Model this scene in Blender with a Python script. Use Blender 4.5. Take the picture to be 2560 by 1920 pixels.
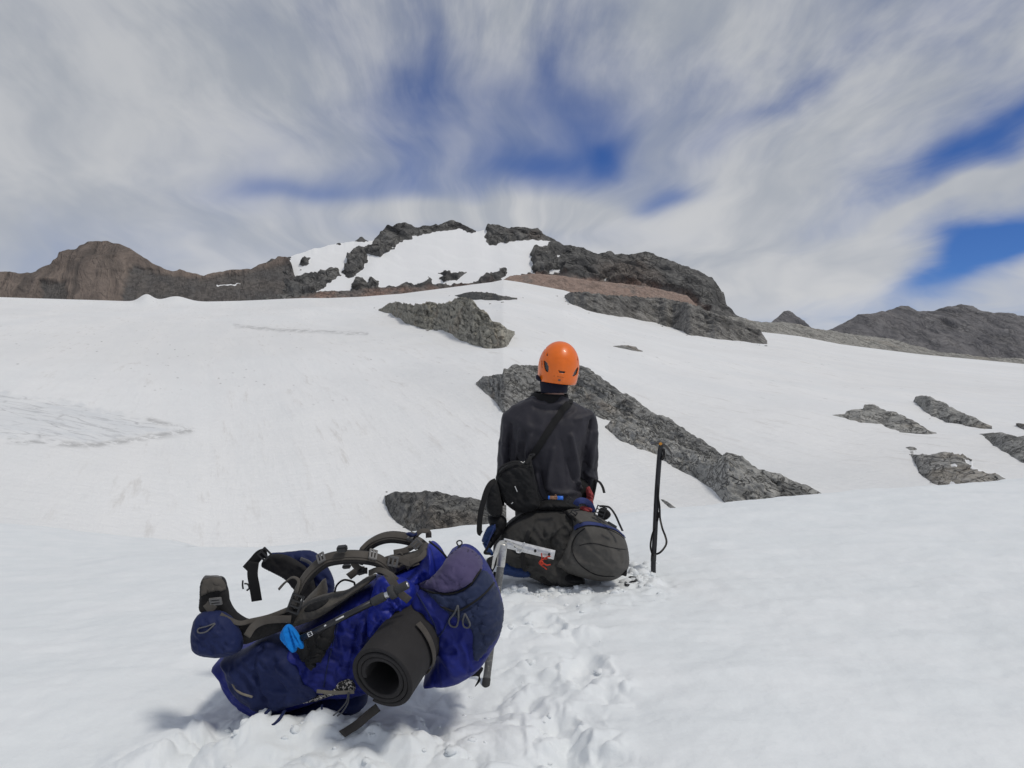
import bpy, bmesh, math, random
import numpy as np
from mathutils import Vector, Matrix
from mathutils.bvhtree import BVHTree
from mathutils.geometry import delaunay_2d_cdt
random.seed(7)
rng = np.random.default_rng(7)
for o in list(bpy.data.objects):
    bpy.data.objects.remove(o)
S = bpy.context.scene
COL = S.collection

# ------------------------------------------------------------------ camera
# the photographer crouches on the snow, lens 1 m up, looking level along +Y
F = 1919.0                      # focal length in pixels of a 2560 x 1920 frame
CAMZ = 1.0
cam = bpy.data.objects.new('camera', bpy.data.cameras.new('camera'))
COL.objects.link(cam)
cam.location = (0, 0, CAMZ)
cam.rotation_euler = (math.radians(90), 0, 0)
cam.data.sensor_width = 36
cam.data.lens = F / 2560 * 36
cam.data.clip_start = 0.05
cam.data.clip_end = 60000
S.camera = cam

# ------------------------------------------------------------------ light
SUN_DIR = Vector((0.42, -0.22, 0.88)).normalized()
sun = bpy.data.objects.new('sun', bpy.data.lights.new('sun', 'SUN'))
COL.objects.link(sun)
sun.rotation_euler = SUN_DIR.to_track_quat('Z', 'Y').to_euler()
sun.location = (20, -10, 40)
sun.data.energy = 1.5
sun.data.angle = math.radians(10)
sun.data.color = (1.0, 0.95, 0.865)
S.view_settings.view_transform = 'Standard'
S.view_settings.look = 'None'
S.view_settings.gamma = 1
S.view_settings.exposure = 0.10
S.view_settings.use_curve_mapping = False
S.cycles.max_bounces = 5
S.cycles.diffuse_bounces = 3
S.cycles.glossy_bounces = 2
S.cycles.use_adaptive_sampling = True
S.cycles.adaptive_threshold = 0.02
S.cycles.use_denoising = True

# ------------------------------------------------------------------ node helper
class NB:
    """small expression builder for node trees"""
    def __init__(self, nt):
        self.nt = nt
    def new(self, t, **kw):
        n = self.nt.nodes.new(t)
        for k, v in kw.items():
            setattr(n, k, v)
        return n
    def put(self, sock, v):
        if v is None:
            return
        if isinstance(v, bpy.types.NodeSocket):
            self.nt.links.new(v, sock)
        else:
            if hasattr(sock.default_value, '__len__') and not hasattr(v, '__len__'):
                v = (v,) * len(sock.default_value)
            if hasattr(v, '__len__') and len(sock.default_value) == 4 and len(v) == 3:
                v = (*v, 1)
            sock.default_value = v
    def m(self, op, a, b=None, c=None, clamp=False):
        n = self.new('ShaderNodeMath', operation=op, use_clamp=clamp)
        for i, v in enumerate((a, b, c)):
            self.put(n.inputs[i], v)
        return n.outputs[0]
    def v(self, op, a, b=None, s=None):
        n = self.new('ShaderNodeVectorMath', operation=op)
        self.put(n.inputs[0], a)
        self.put(n.inputs[1], b)
        if s is not None:
            self.put(n.inputs['Scale'], s)
        return n.outputs['Value'] if op in ('LENGTH', 'DOT_PRODUCT', 'DISTANCE') else n.outputs[0]
    def mix(self, f, a, b, blend='MIX'):
        n = self.new('ShaderNodeMix', data_type='RGBA', blend_type=blend)
        self.put(n.inputs[0], f)
        self.put(n.inputs[6], a)
        self.put(n.inputs[7], b)
        return n.outputs[2]
    def noise(self, vec, scale, detail=4, rough=0.55, dist=0.0, out='Fac', ntype=None):
        n = self.new('ShaderNodeTexNoise')
        if ntype:
            n.noise_type = ntype
        self.put(n.inputs['Vector'], vec)
        self.put(n.inputs['Scale'], scale)
        self.put(n.inputs['Detail'], detail)
        self.put(n.inputs['Roughness'], rough)
        self.put(n.inputs['Distortion'], dist)
        return n.outputs[out]
    def voro(self, vec, scale, feature='F1', out='Distance', rand=1.0):
        n = self.new('ShaderNodeTexVoronoi', feature=feature)
        self.put(n.inputs['Vector'], vec)
        self.put(n.inputs['Scale'], scale)
        self.put(n.inputs['Randomness'], rand)
        return n.outputs[out]
    def ramp(self, f, a, b, lo=0.0, hi=1.0):
        n = self.new('ShaderNodeMapRange', clamp=True)
        n.interpolation_type = 'SMOOTHSTEP'
        self.put(n.inputs[0], f)
        for i, v in enumerate((a, b, lo, hi)):
            self.put(n.inputs[i + 1], v)
        return n.outputs[0]
    def sep(self, v):
        n = self.new('ShaderNodeSeparateXYZ')
        self.put(n.inputs[0], v)
        return n.outputs
    def comb(self, x, y, z):
        n = self.new('ShaderNodeCombineXYZ')
        for i, v in enumerate((x, y, z)):
            self.put(n.inputs[i], v)
        return n.outputs[0]
    def bump(self, h, strength=0.5, dist=0.01, normal=None):
        n = self.new('ShaderNodeBump')
        self.put(n.inputs['Height'], h)
        self.put(n.inputs['Strength'], strength)
        self.put(n.inputs['Distance'], dist)
        if normal is not None:
            self.put(n.inputs['Normal'], normal)
        return n.outputs[0]
    def attr(self, name, out='Fac'):
        n = self.new('ShaderNodeAttribute', attribute_name=name)
        return n.outputs[out]

# ------------------------------------------------------------------ sky: Nishita blue behind streaky high cloud
W = bpy.data.worlds.new('World')
S.world = W
W.use_nodes = True
nt = W.node_tree
nt.nodes.clear()
B = NB(nt)
sky = B.new('ShaderNodeTexSky', sky_type='NISHITA')
sky.sun_disc = False
sky.sun_elevation = math.asin(SUN_DIR.z)
sky.sun_rotation = math.atan2(SUN_DIR.x, SUN_DIR.y)
sky.altitude = 2300
sky.air_density = 1.0
sky.dust_density = 0.4
sky.ozone_density = 2.5
tc = B.new('ShaderNodeTexCoord')
d = B.v('NORMALIZE', tc.outputs['Generated'])
dx, dy, dz = B.sep(d)
dzc = B.m('ADD', B.m('MAXIMUM', dz, 0.0), 0.13)
dyc = B.m('MAXIMUM', dy, 0.05)
px = B.m('DIVIDE', dx, dzc)
py = B.m('DIVIDE', dy, dzc)
u = B.m('DIVIDE', dx, dyc)
w = B.m('DIVIDE', dz, dyc)
# high cloud sheet: cirrus streaks fanning out from behind the summit, bent by a slow warp
base = B.comb(px, py, 0.0)
warp = B.noise(base, 0.95, 2, 0.5, out='Color')
wpx, wpy, wpz = B.sep(warp)
fa = B.m('ADD', u, B.m('MULTIPLY_ADD', B.m('SUBTRACT', wpx, 0.5), 0.24, 0.05))
fb = B.m('ADD', w, B.m('MULTIPLY_ADD', B.m('SUBTRACT', wpy, 0.5), 0.15, -0.04))
phi = B.m('ARCTAN2', fa, B.m('ADD', fb, 0.02))
rho = B.m('LOGARITHM', B.m('ADD', B.m('MULTIPLY_ADD', fa, fa, B.m('MULTIPLY', fb, fb)), 0.03), 2.718)
st1 = B.noise(B.comb(B.m('MULTIPLY', phi, 2.0), B.m('MULTIPLY', rho, 0.9), 3.1), 1.0, 4, 0.5)
st2 = B.noise(B.comb(B.m('MULTIPLY', phi, 5.2), B.m('MULTIPLY', rho, 1.25), 7.7), 1.0, 5, 0.56)
st3 = B.noise(B.comb(B.m('MULTIPLY', phi, 15.0), B.m('MULTIPLY', rho, 2.6), 21.0), 1.0, 4, 0.6)
thick = B.noise(B.comb(B.m('MULTIPLY', phi, 4.2), B.m('MULTIPLY', rho, 1.2), 11.0), 1.0, 4, 0.52)
puff = B.noise(B.comb(B.m('MULTIPLY', u, 4.0), B.m('MULTIPLY', w, 7.0), B.m('MULTIPLY', st2, 0.8)), 1.0, 4, 0.52)
fan = B.m('MULTIPLY', B.ramp(rho, -2.4, -0.7), B.ramp(u, -0.55, 0.0, 0.45, 1.0))
cover = B.m('ADD', 0.72, B.m('MULTIPLY', B.m('SUBTRACT', st1, 0.5), 0.8))
cover = B.m('MULTIPLY_ADD', B.m('SUBTRACT', st2, 0.5), B.m('MULTIPLY', fan, 1.25), cover)
cover = B.m('MULTIPLY_ADD', B.m('SUBTRACT', st3, 0.5), B.m('MULTIPLY', fan, 0.55), cover)
cover = B.m('MULTIPLY_ADD', B.m('SUBTRACT', puff, 0.5), 0.6, cover)
# gaps and thick banks of this particular sky
wob = B.noise(B.comb(B.m('MULTIPLY', u, 4.0), B.m('MULTIPLY', w, 7.0), 0.0), 1.0, 2, 0.5, out='Color')
wx, wy, wz = B.sep(wob)
uu = B.m('ADD', u, B.m('MULTIPLY', B.m('SUBTRACT', wx, 0.5), 0.16))
ww = B.m('ADD', w, B.m('MULTIPLY', B.m('SUBTRACT', wy, 0.5), 0.10))
GAPS = [  # U, V, half width, half height, lean, amount
    (720, 490, 200, 62, 0.05, -0.62), (1150, 340, 560, 190, 0.05, -0.32), (1310, 425, 120, 48, 0.0, -0.40),
    (1500, 395, 70, 62, 0.5, -0.50), (1480, 270, 75, 120, 0.35, -0.30), (1040, 160, 90, 220, 0.0, -0.36), (1385, 120, 60, 190, 0.0, -0.30),
    (1630, 498, 85, 34, 0.3, -0.65), (2480, 625, 270, 62, 0.40, -1.35), (2500, 330, 260, 75, 0.35, -0.75), (1940, 250, 190, 40, 0.6, -0.36),
    (1180, 525, 470, 36, 0.0, 0.70), (300, 330, 470, 330, 0.0, 0.34),
    (1900, 480, 330, 150, 0.45, 0.30), (2150, 700, 330, 80, 0.0, 0.45), (2420, 480, 260, 26, 0.42, 0.6)]
uv1 = B.comb(uu, ww, 1.0)
for (U0, V0, hw, hh, lean, amt) in GAPS:
    u0, w0 = (U0 - 1280) / F, (960 - V0) / F
    ga = B.v('DOT_PRODUCT', uv1, (F / hw, 0.0, -u0 * F / hw))
    gb = B.v('DOT_PRODUCT', uv1, (-lean * F / hh, F / hh, (lean * u0 - w0) * F / hh))
    g = B.m('POWER', math.exp(-1), B.m('MULTIPLY_ADD', ga, ga, B.m('MULTIPLY', gb, gb)))
    cover = B.m('MULTIPLY_ADD', g, amt, cover)
mask = B.ramp(cover, -0.22, 1.05)
mask = B.m('MULTIPLY', mask, 0.985)
lowb = B.ramp(w, 0.02, 0.5)
cc = B.mix(B.ramp(B.m('MULTIPLY_ADD', B.m('SUBTRACT', st3, 0.5), 0.5, thick), 0.3, 0.7), (3.15, 3.42, 3.86), (4.5, 4.65, 4.9))
cc = B.mix(B.m('MULTIPLY', lowb, 0.85), B.mix(B.ramp(thick, 0.3, 0.7), (4.0, 4.25, 4.7), (5.7, 5.75, 5.85)), cc)
blue = B.mix(1.0, sky.outputs[0], (0.27, 0.44, 0.76), 'MULTIPLY')
colr = B.mix(mask, blue, cc)
bg = B.new('ShaderNodeBackground')
bg.inputs['Strength'].default_value = 0.1
nt.links.new(colr, bg.inputs['Color'])
wo = B.new('ShaderNodeOutputWorld')
nt.links.new(bg.outputs[0], wo.inputs['Surface'])

# ------------------------------------------------------------------ noise in numpy
_perm = np.random.default_rng(3).permutation(512)
_perm = np.concatenate([_perm, _perm])
_grad = np.random.default_rng(4).normal(size=(512, 3))
_grad /= np.linalg.norm(_grad, axis=1)[:, None]
def perlin(x, y, z=0.0):
    x, y, z = np.broadcast_arrays(np.asarray(x, float), np.asarray(y, float), np.asarray(z, float))
    xi, yi, zi = np.floor(x).astype(int), np.floor(y).astype(int), np.floor(z).astype(int)
    fx, fy, fz = x - xi, y - yi, z - zi
    def fade(t): return t * t * t * (t * (t * 6 - 15) + 10)
    ux, uy, uz = fade(fx), fade(fy), fade(fz)
    r = 0
    for i in (0, 1):
        for j in (0, 1):
            for k in (0, 1):
                h = _perm[(_perm[(_perm[(xi + i) & 511] + yi + j) & 511] + zi + k) & 511]
                g = _grad[h]
                dot = g[..., 0] * (fx - i) + g[..., 1] * (fy - j) + g[..., 2] * (fz - k)
                r = r + (ux if i else 1 - ux) * (uy if j else 1 - uy) * (uz if k else 1 - uz) * dot
    return r * 1.6
def fbm(x, y, z=0.0, o=4, lac=2.03, gain=0.5):
    r, a = 0, 1.0
    for i in range(o):
        r = r + a * perlin(x, y, z + 17.3 * i)
        x, y, z, a = x * lac, y * lac, z * lac, a * gain
    return r
def ridged(x, y, z=0.0, o=4, lac=2.1, gain=0.5):
    r, a = 0, 1.0
    for i in range(o):
        r = r + a * (1 - 2 * np.abs(perlin(x, y, z + 9.1 * i)))
        x, y, z, a = x * lac, y * lac, z * lac, a * gain
    return r
def worley(x, y, seed=0):
    """distance to the nearest feature point, plus a random value of that cell"""
    x, y = np.asarray(x, float), np.asarray(y, float)
    xi, yi = np.floor(x).astype(int), np.floor(y).astype(int)
    best = np.full(x.shape, 9.0); val = np.zeros(x.shape)
    R = np.random.default_rng(50 + seed).random((256, 3))
    for i in (-1, 0, 1):
        for j in (-1, 0, 1):
            h = _perm[(_perm[(xi + i) & 511] + yi + j) & 511] & 255
            dd = np.hypot(xi + i + R[h, 0] - x, yi + j + R[h, 1] - y)
            m_ = dd < best
            best = np.where(m_, dd, best); val = np.where(m_, R[h, 2], val)
    return best, val
def sstep(x, a, b):
    t = np.clip((x - a) / (b - a), 0, 1)
    return t * t * (3 - 2 * t)
def inpoly(px_, py_, poly):
    poly = np.asarray(poly, float)
    r = np.zeros(px_.shape, bool)
    n = len(poly)
    for i in range(n):
        x0, y0 = poly[i]; x1, y1 = poly[(i + 1) % n]
        if y0 == y1: continue
        c = ((y0 > py_) != (y1 > py_)) & (px_ < (x1 - x0) * (py_ - y0) / (y1 - y0) + x0)
        r ^= c
    return r
def polydist(px_, py_, pts, closed=True):
    pts = np.asarray(pts, float)
    best = np.full(np.shape(px_), 1e9)
    n = len(pts)
    for i in range(n if closed else n - 1):
        a, b = pts[i], pts[(i + 1) % n]
        ab = b - a
        L = max(ab @ ab, 1e-9)
        t = np.clip(((px_ - a[0]) * ab[0] + (py_ - a[1]) * ab[1]) / L, 0, 1)
        best = np.minimum(best, np.hypot(px_ - a[0] - t * ab[0], py_ - a[1] - t * ab[1]))
    return best

# ------------------------------------------------------------------ object helpers
def tag(o, label=None, cat=None, group=None, kind=None):
    if label: o['label'] = label
    if cat: o['category'] = cat
    if group: o['group'] = group
    if kind: o['kind'] = kind
    return o
def empty(name, loc, label, cat, group=None):
    o = bpy.data.objects.new(name, None)
    o.empty_display_size = 0.1
    COL.objects.link(o)
    o.location = loc
    return tag(o, label, cat, group)
def link(name, me, mat=None, parent=None, smooth=True):
    o = bpy.data.objects.new(name, me)
    COL.objects.link(o)
    if mat is not None and not me.materials:
        me.materials.append(mat)
    if parent is not None:
        o.parent = parent
        p = parent; inv = Vector((0, 0, 0))
        while p is not None:
            inv = inv + p.location; p = p.parent
        if any(inv): me.transform(Matrix.Translation(-inv))
    if smooth:
        me.shade_smooth()
    return o
def mesh(verts, faces):
    me = bpy.data.meshes.new('m')
    me.from_pydata([tuple(v) for v in verts], [], [tuple(int(i) for i in f) for f in faces])
    me.update()
    return me
def gridmesh(X, Y, Z, wrap=False):
    """X, Y, Z arrays of shape rows x cols -> quad mesh"""
    r, c = X.shape
    me = bpy.data.meshes.new('m')
    co = np.stack([X, Y, Z], -1).reshape(-1, 3)
    idx = np.arange(r * c).reshape(r, c)
    if wrap:
        idx = np.concatenate([idx, idx[:, :1]], 1)
    q = np.stack([idx[:-1, :-1], idx[:-1, 1:], idx[1:, 1:], idx[1:, :-1]], -1).reshape(-1, 4)
    me.vertices.add(len(co)); me.vertices.foreach_set('co', co.astype(np.float32).ravel())
    me.loops.add(q.size); me.loops.foreach_set('vertex_index', q.astype(np.int32).ravel())
    me.polygons.add(len(q)); me.polygons.foreach_set('loop_start', np.arange(0, q.size, 4, dtype=np.int32))
    me.update(calc_edges=True); me.validate()
    return me
def fattr(me, name, arr):
    a = me.attributes.new(name, 'FLOAT', 'POINT')
    a.data.foreach_set('value', np.asarray(arr, np.float32).ravel())
def P(U, V, Y):
    """world point at depth Y that stands at picture position U, V"""
    return Vector(((U - 1280) / F * Y, Y, CAMZ - (V - 960) / F * Y))

# ------------------------------------------------------------------ materials
def mat(name):
    m_ = bpy.data.materials.new(name)
    m_.use_nodes = True
    m_.node_tree.nodes.clear()
    b = NB(m_.node_tree)
    p = b.new('ShaderNodeBsdfPrincipled')
    o = b.new('ShaderNodeOutputMaterial')
    b.nt.links.new(p.outputs[0], o.inputs['Surface'])
    geo = b.new('ShaderNodeNewGeometry').outputs['Position']
    return m_, b, p, geo

def snow_material():
    m_, b, p, pos = mat('snow')
    x, y, z = b.sep(pos)
    dist = b.v('LENGTH', pos)
    far = b.ramp(dist, 25, 60)
    # wind- and melt-drawn streaks with fine dust on the far slope
    along = b.m('SUBTRACT', b.m('MULTIPLY', x, 0.37), b.m('MULTIPLY', y, 0.93))
    across = b.m('ADD', b.m('MULTIPLY', x, 0.93), b.m('MULTIPLY', y, 0.37))
    flow = b.comb(across, b.m('MULTIPLY', along, 0.11), 0.0)
    f1 = b.noise(flow, 0.09, 4, 0.6)
    f2 = b.noise(flow, 0.75, 5, 0.7)
    f3 = b.noise(pos, 0.014, 3, 0.5)
    streak = b.m('MULTIPLY', b.ramp(f2, 0.53, 0.72), b.ramp(f1, 0.40, 0.62))
    dirt = b.m('MULTIPLY', b.m('ADD', b.m('MULTIPLY', streak, 0.5), b.m('MULTIPLY', b.ramp(f3, 0.36, 0.66), 0.12)), far)
    n1 = b.noise(pos, 2.2, 4, 0.55)
    clean = b.mix(b.ramp(n1, 0.35, 0.7), (0.765, 0.795, 0.808), (0.81, 0.832, 0.842))
    farc = b.mix(b.ramp(f1, 0.3, 0.7), (0.785, 0.795, 0.80), (0.835, 0.837, 0.835))
    c = b.mix(far, clean, farc)
    c = b.mix(dirt, c, (0.53, 0.505, 0.475))
    spk = b.voro(b.v('MULTIPLY', flow, (0.55, 1.6, 1.0)), 1.0, out='Distance')
    spn = b.noise(pos, 0.05, 2, 0.5)
    sp = b.m('MULTIPLY', b.ramp(dist, 95, 150), b.m('MULTIPLY', b.ramp(spk, 0.16, 0.06), b.ramp(spn, 0.46, 0.6)))
    c = b.mix(b.m('MULTIPLY', sp, 0.5), c, (0.2, 0.19, 0.18))
    # bare blue-grey ice of the left hollow
    ice = b.attr('ice')
    icn = b.noise(b.v('MULTIPLY', pos, (0.10, 0.28, 0.3)), 1.0, 5, 0.6)
    icv = b.voro(b.v('ADD', b.v('MULTIPLY', pos, (0.20, 0.62, 0.62)), b.v('SCALE', b.noise(pos, 0.3, 2, out='Color'), s=0.8)), 0.8, 'DISTANCE_TO_EDGE')
    icc = b.mix(b.ramp(icn, 0.3, 0.7), (0.68, 0.70, 0.72), (0.77, 0.78, 0.785))
    crack = b.m('MULTIPLY', b.ramp(icv, 0.055, 0.0), b.ramp(icn, 0.44, 0.6))
    icc = b.mix(b.m('MULTIPLY', crack, 0.55), icc, (0.25, 0.25, 0.26))
    dash = b.ramp(b.noise(b.v('MULTIPLY', pos, (0.20, 0.75, 0.75)), 1.0, 4, 0.65), 0.54, 0.63)
    icc = b.mix(b.m('MULTIPLY', dash, 0.34), icc, (0.27, 0.27, 0.275))
    c = b.mix(b.m('MULTIPLY', ice, 0.9), c, icc)
    gr = b.m('MULTIPLY', b.attr('grit'), b.ramp(b.noise(b.v('MULTIPLY', pos, (0.5, 0.5, 1.0)), 1.0, 5, 0.7), 0.40, 0.56))
    c = b.mix(b.m('MULTIPLY', gr, 0.6), c, (0.17, 0.165, 0.16))
    b.put(p.inputs['Base Color'], c)
    b.put(p.inputs['Roughness'], 0.62)
    b.put(p.inputs['Specular IOR Level'], 0.25)
    near = b.m('SUBTRACT', 1.0, far)
    h1 = b.noise(pos, 60, 4, 0.6)
    h2 = b.noise(pos, 17, 4, 0.55)
    hn = b.m('ADD', b.m('MULTIPLY', h1, 0.35), h2)
    bn = b.bump(hn, b.m('MULTIPLY', near, 0.35), 0.010)
    cup = b.noise(b.v('MULTIPLY', pos, (0.55, 1.2, 1.0)), 1.0, 5, 0.62)
    bf = b.bump(b.m('MULTIPLY_ADD', f2, 0.7, cup), b.m('MULTIPLY', far, 0.5), 0.5, bn)
    b.put(p.inputs['Normal'], bf)
    return m_
M = {}
M['snow'] = snow_material()

def rock_material(name, c_dark, c_mid, c_light, scale=1.0, warm=(0.16, 0.11, 0.075), warm_amt=0.35, stretch=(1, 1, 1), bump=1.0, crack=0.8, snow=False, scree=None, dip=35, fine=0.6):
    """jointed, layered rock; scale 1 suits outcrops a few metres high"""
    m_, b, p, pos = mat(name)
    rot = b.new('ShaderNodeVectorRotate', rotation_type='Y_AXIS')
    b.put(rot.inputs['Vector'], pos); rot.inputs['Angle'].default_value = math.radians(-dip)
    ps = b.v('MULTIPLY', rot.outputs[0], tuple(s * scale for s in stretch))
    wv = b.v('SCALE', b.v('SUBTRACT', b.noise(ps, 0.6, 3, 0.5, out='Color'), (0.5, 0.5, 0.5)), s=1.4)
    pw = b.v('ADD', ps, wv)
    n1 = b.noise(pw, 0.8, 6, 0.62)
    n2 = b.noise(pw, 4.5, 6, 0.66)
    n3 = b.noise(ps, 0.22, 3, 0.5)
    def vein(sc_, det, wdt, off):
        nn = b.noise(b.v('ADD', pw, (off, off * 0.7, -off)), sc_, det, 0.6)
        return b.ramp(b.m('ABSOLUTE', b.m('SUBTRACT', nn, 0.5)), 0.0, wdt, 1.0, 0.0)
    v1 = vein(0.55, 3, 0.022, 3.7)
    v2 = vein(1.7, 4, 0.030, 11.3)
    c = b.mix(b.ramp(n1, 0.36, 0.64), c_mid, c_light)
    c = b.mix(b.m('MULTIPLY', b.ramp(n2, 0.48, 0.68), fine), c, c_dark)
    c = b.mix(b.m('MULTIPLY', b.ramp(b.noise(pw, 0.35, 4, 0.6), 0.52, 0.66), 0.6), c, c_dark)
    c = b.mix(b.m('MULTIPLY', b.ramp(n3, 0.55, 0.68), warm_amt), c, warm)
    lay = b.noise(b.v('MULTIPLY', pw, (0.22, 0.5, 2.6)), 1.0, 4, 0.6)
    c = b.mix(b.m('MULTIPLY', b.ramp(lay, 0.5, 0.66), 0.7), c, c_dark)
    c = b.mix(b.m('MULTIPLY', b.ramp(lay, 0.46, 0.34), 0.5), c, c_light)
    cr = b.m('MAXIMUM', b.m('MULTIPLY', v1, 0.95), b.m('MULTIPLY', v2, b.ramp(n1, 0.40, 0.60)))
    c = b.mix(b.m('MULTIPLY', cr, crack), c, (0.02, 0.02, 0.02))
    h = b.m('SUBTRACT', b.m('ADD', b.m('MULTIPLY', n2, 0.35), n1), b.m('MULTIPLY', lay, 0.8))
    h = b.m('SUBTRACT', h, b.m('MULTIPLY', cr, 0.6 * crack))
    if scree is not None:
        sc = b.attr('scree')
        s1 = b.voro(pos, 0.55, 'F1', 'Color')
        sx_, sy_, sz_ = b.sep(s1)
        scc = b.mix(b.ramp(b.noise(pos, 0.06, 3), 0.35, 0.65), scree[0], scree[1])
        scc = b.mix(b.ramp(sx_, 0.25, 0.9), scc, b.mix(0.5, scc, (0.05, 0.045, 0.045)))
        c = b.mix(sc, c, scc)
    if snow:
        ra = b.attr('rock')
        sn = b.mix(b.noise(pos, 0.03, 3), (0.79, 0.80, 0.81), (0.83, 0.83, 0.83))
        edge = b.m('ADD', ra, b.m('MULTIPLY', b.m('SUBTRACT', b.noise(pos, 0.25, 4, 0.65), 0.5), 0.5))
        ra2 = b.ramp(edge, 0.42, 0.54)
        c = b.mix(ra2, sn, c)
        bs = b.m('MULTIPLY', ra2, 0.9 * bump)
        bs = b.m('ADD', bs, 0.05)
    else:
        bs = 0.9 * bump
    b.put(p.inputs['Base Color'], c)
    b.put(p.inputs['Roughness'], 0.85)
    b.put(p.inputs['Specular IOR Level'], 0.25)
    b.put(p.inputs['Normal'], b.bump(h, bs, 0.30 / scale))
    return m_

# ------------------------------------------------------------------ terrain
def crop(x0, y0, s):
    return lambda pts: [(x0 + s * a, y0 + s * b) for a, b in pts]
C3 = crop(680, 520, 0.5606)
C4 = crop(0, 560, 0.3436)
C5 = crop(1800, 680, 0.3617)
C6 = crop(920, 720, 0.5425)
def lut(pairs):
    xs, ys = zip(*pairs)
    return lambda U: np.interp(U, xs, ys)
f_rc = lut([(0, 7.5), (600, 7.0), (1100, 6.8), (1600, 7.2), (2000, 8.5), (2300, 10), (2560, 12)])
f_vc = lut([(0, 1404), (180, 1402), (250, 1395), (480, 1375), (640, 1370), (900, 1350), (1075, 1333), (1190, 1317), (1400, 1303),
            (1590, 1290), (1680, 1279), (1820, 1262), (2060, 1241), (2397, 1214), (2523, 1203), (2560, 1200)])
f_v2 = lut([(0, 1312), (150, 1322), (293, 1339), (423, 1351), (488, 1366), (550, 1380), (640, 1400), (900, 1400), (1190, 1360),
            (1600, 1330), (2560, 1230)])
f_vr = lut([(0, 745), (330, 755), (510, 756), (600, 754), (690, 750), (760, 747), (820, 747), (900, 744), (1000, 737), (1100, 724), (1180, 714), (1230, 708),
            (1258, 702), (1300, 708), (1410, 728), (1520, 760), (1700, 800), (1880, 828), (2000, 842), (2100, 861), (2300, 886), (2560, 910)])
R0, R1 = 60.0, 500.0
def pchip(x, y, xq):
    x, y = np.asarray(x, float), np.asarray(y, float)
    h = np.diff(x); dl = np.diff(y) / h
    m_ = np.zeros_like(x)
    m_[1:-1] = np.where(dl[:-1] * dl[1:] > 0, 2 * dl[:-1] * dl[1:] / (dl[:-1] + dl[1:] + 1e-12), 0)
    m_[0], m_[-1] = dl[0], dl[-1]
    k = np.clip(np.searchsorted(x, xq) - 1, 0, len(x) - 2)
    t = (xq - x[k]) / h[k]
    return ((2 * t**3 - 3 * t**2 + 1) * y[k] + (t**3 - 2 * t**2 + t) * h[k] * m_[k] + (-2 * t**3 + 3 * t**2) * y[k + 1] + (t**3 - t**2) * h[k] * m_[k + 1])
def profile(U):
    """control radii and heights of the snow surface along the bearing of picture column U"""
    Uc = float(np.clip(U, -60, 2620))
    ct = math.cos(math.atan((Uc - 1280) / F))
    e = lambda V: (960 - V) / F * ct
    rc, vc, v2, vr = float(f_rc(Uc)), float(f_vc(Uc)), float(f_v2(Uc)), float(f_vr(Uc))
    zc = 1 + e(vc) * rc
    rs, zs = [0.0, 2.5], [0.0, 0.02]
    for t in (0.35, 0.6, 0.8, 0.92, 1.0):
        rs.append(2.5 + (rc - 2.5) * t); zs.append(0.02 + (zc - 0.02) * t ** 1.45)
    rs.append(rc + 3.2); zs.append(1 + e(vc + 13) * (rc + 3.2))
    rs.append(rc + 8.5); zs.append(1 + e(v2) * (rc + 8.5))
    rs.append(rc + 12.0); zs.append(1 + e(v2 + 8) * (rc + 12.0))
    vs = min(vc, v2) + 45
    z0, z1 = 1 + e(vs) * R0, 1 + e(vr) * R1
    for t in np.linspace(0, 1, 9):
        rs.append(R0 + (R1 - R0) * t); zs.append(z0 + (z1 - z0) * (t + 0.10 * math.sin(math.pi * t) * (1 - t) - 0.03 * math.sin(math.pi * t)))
    rs += [R1 + 25, R1 + 70, R1 + 200, 1400, 6000, 30000]
    zs += [z1 - 0.6, z1 - 8, z1 - 45, z1 - 110, z1 - 300, z1 - 600]
    return np.array(rs), np.array(zs), ct
_pc = {}
def slope_Y(U, V):
    """depth at which the far slope is seen at picture position U, V"""
    k = int(round(U))
    if k not in _pc:
        rs, zs, ct = profile(U)
        rq = np.linspace(R0 * 0.9, R1, 600)
        zq = pchip(rs, zs, rq)
        vq = 960 - (zq - 1) / rq / ct * F
        vq = np.minimum.accumulate(vq)
        _pc[k] = (rq * ct, vq)
    Yq, vq = _pc[k]
    return float(np.interp(-V, -vq, Yq))

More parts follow.
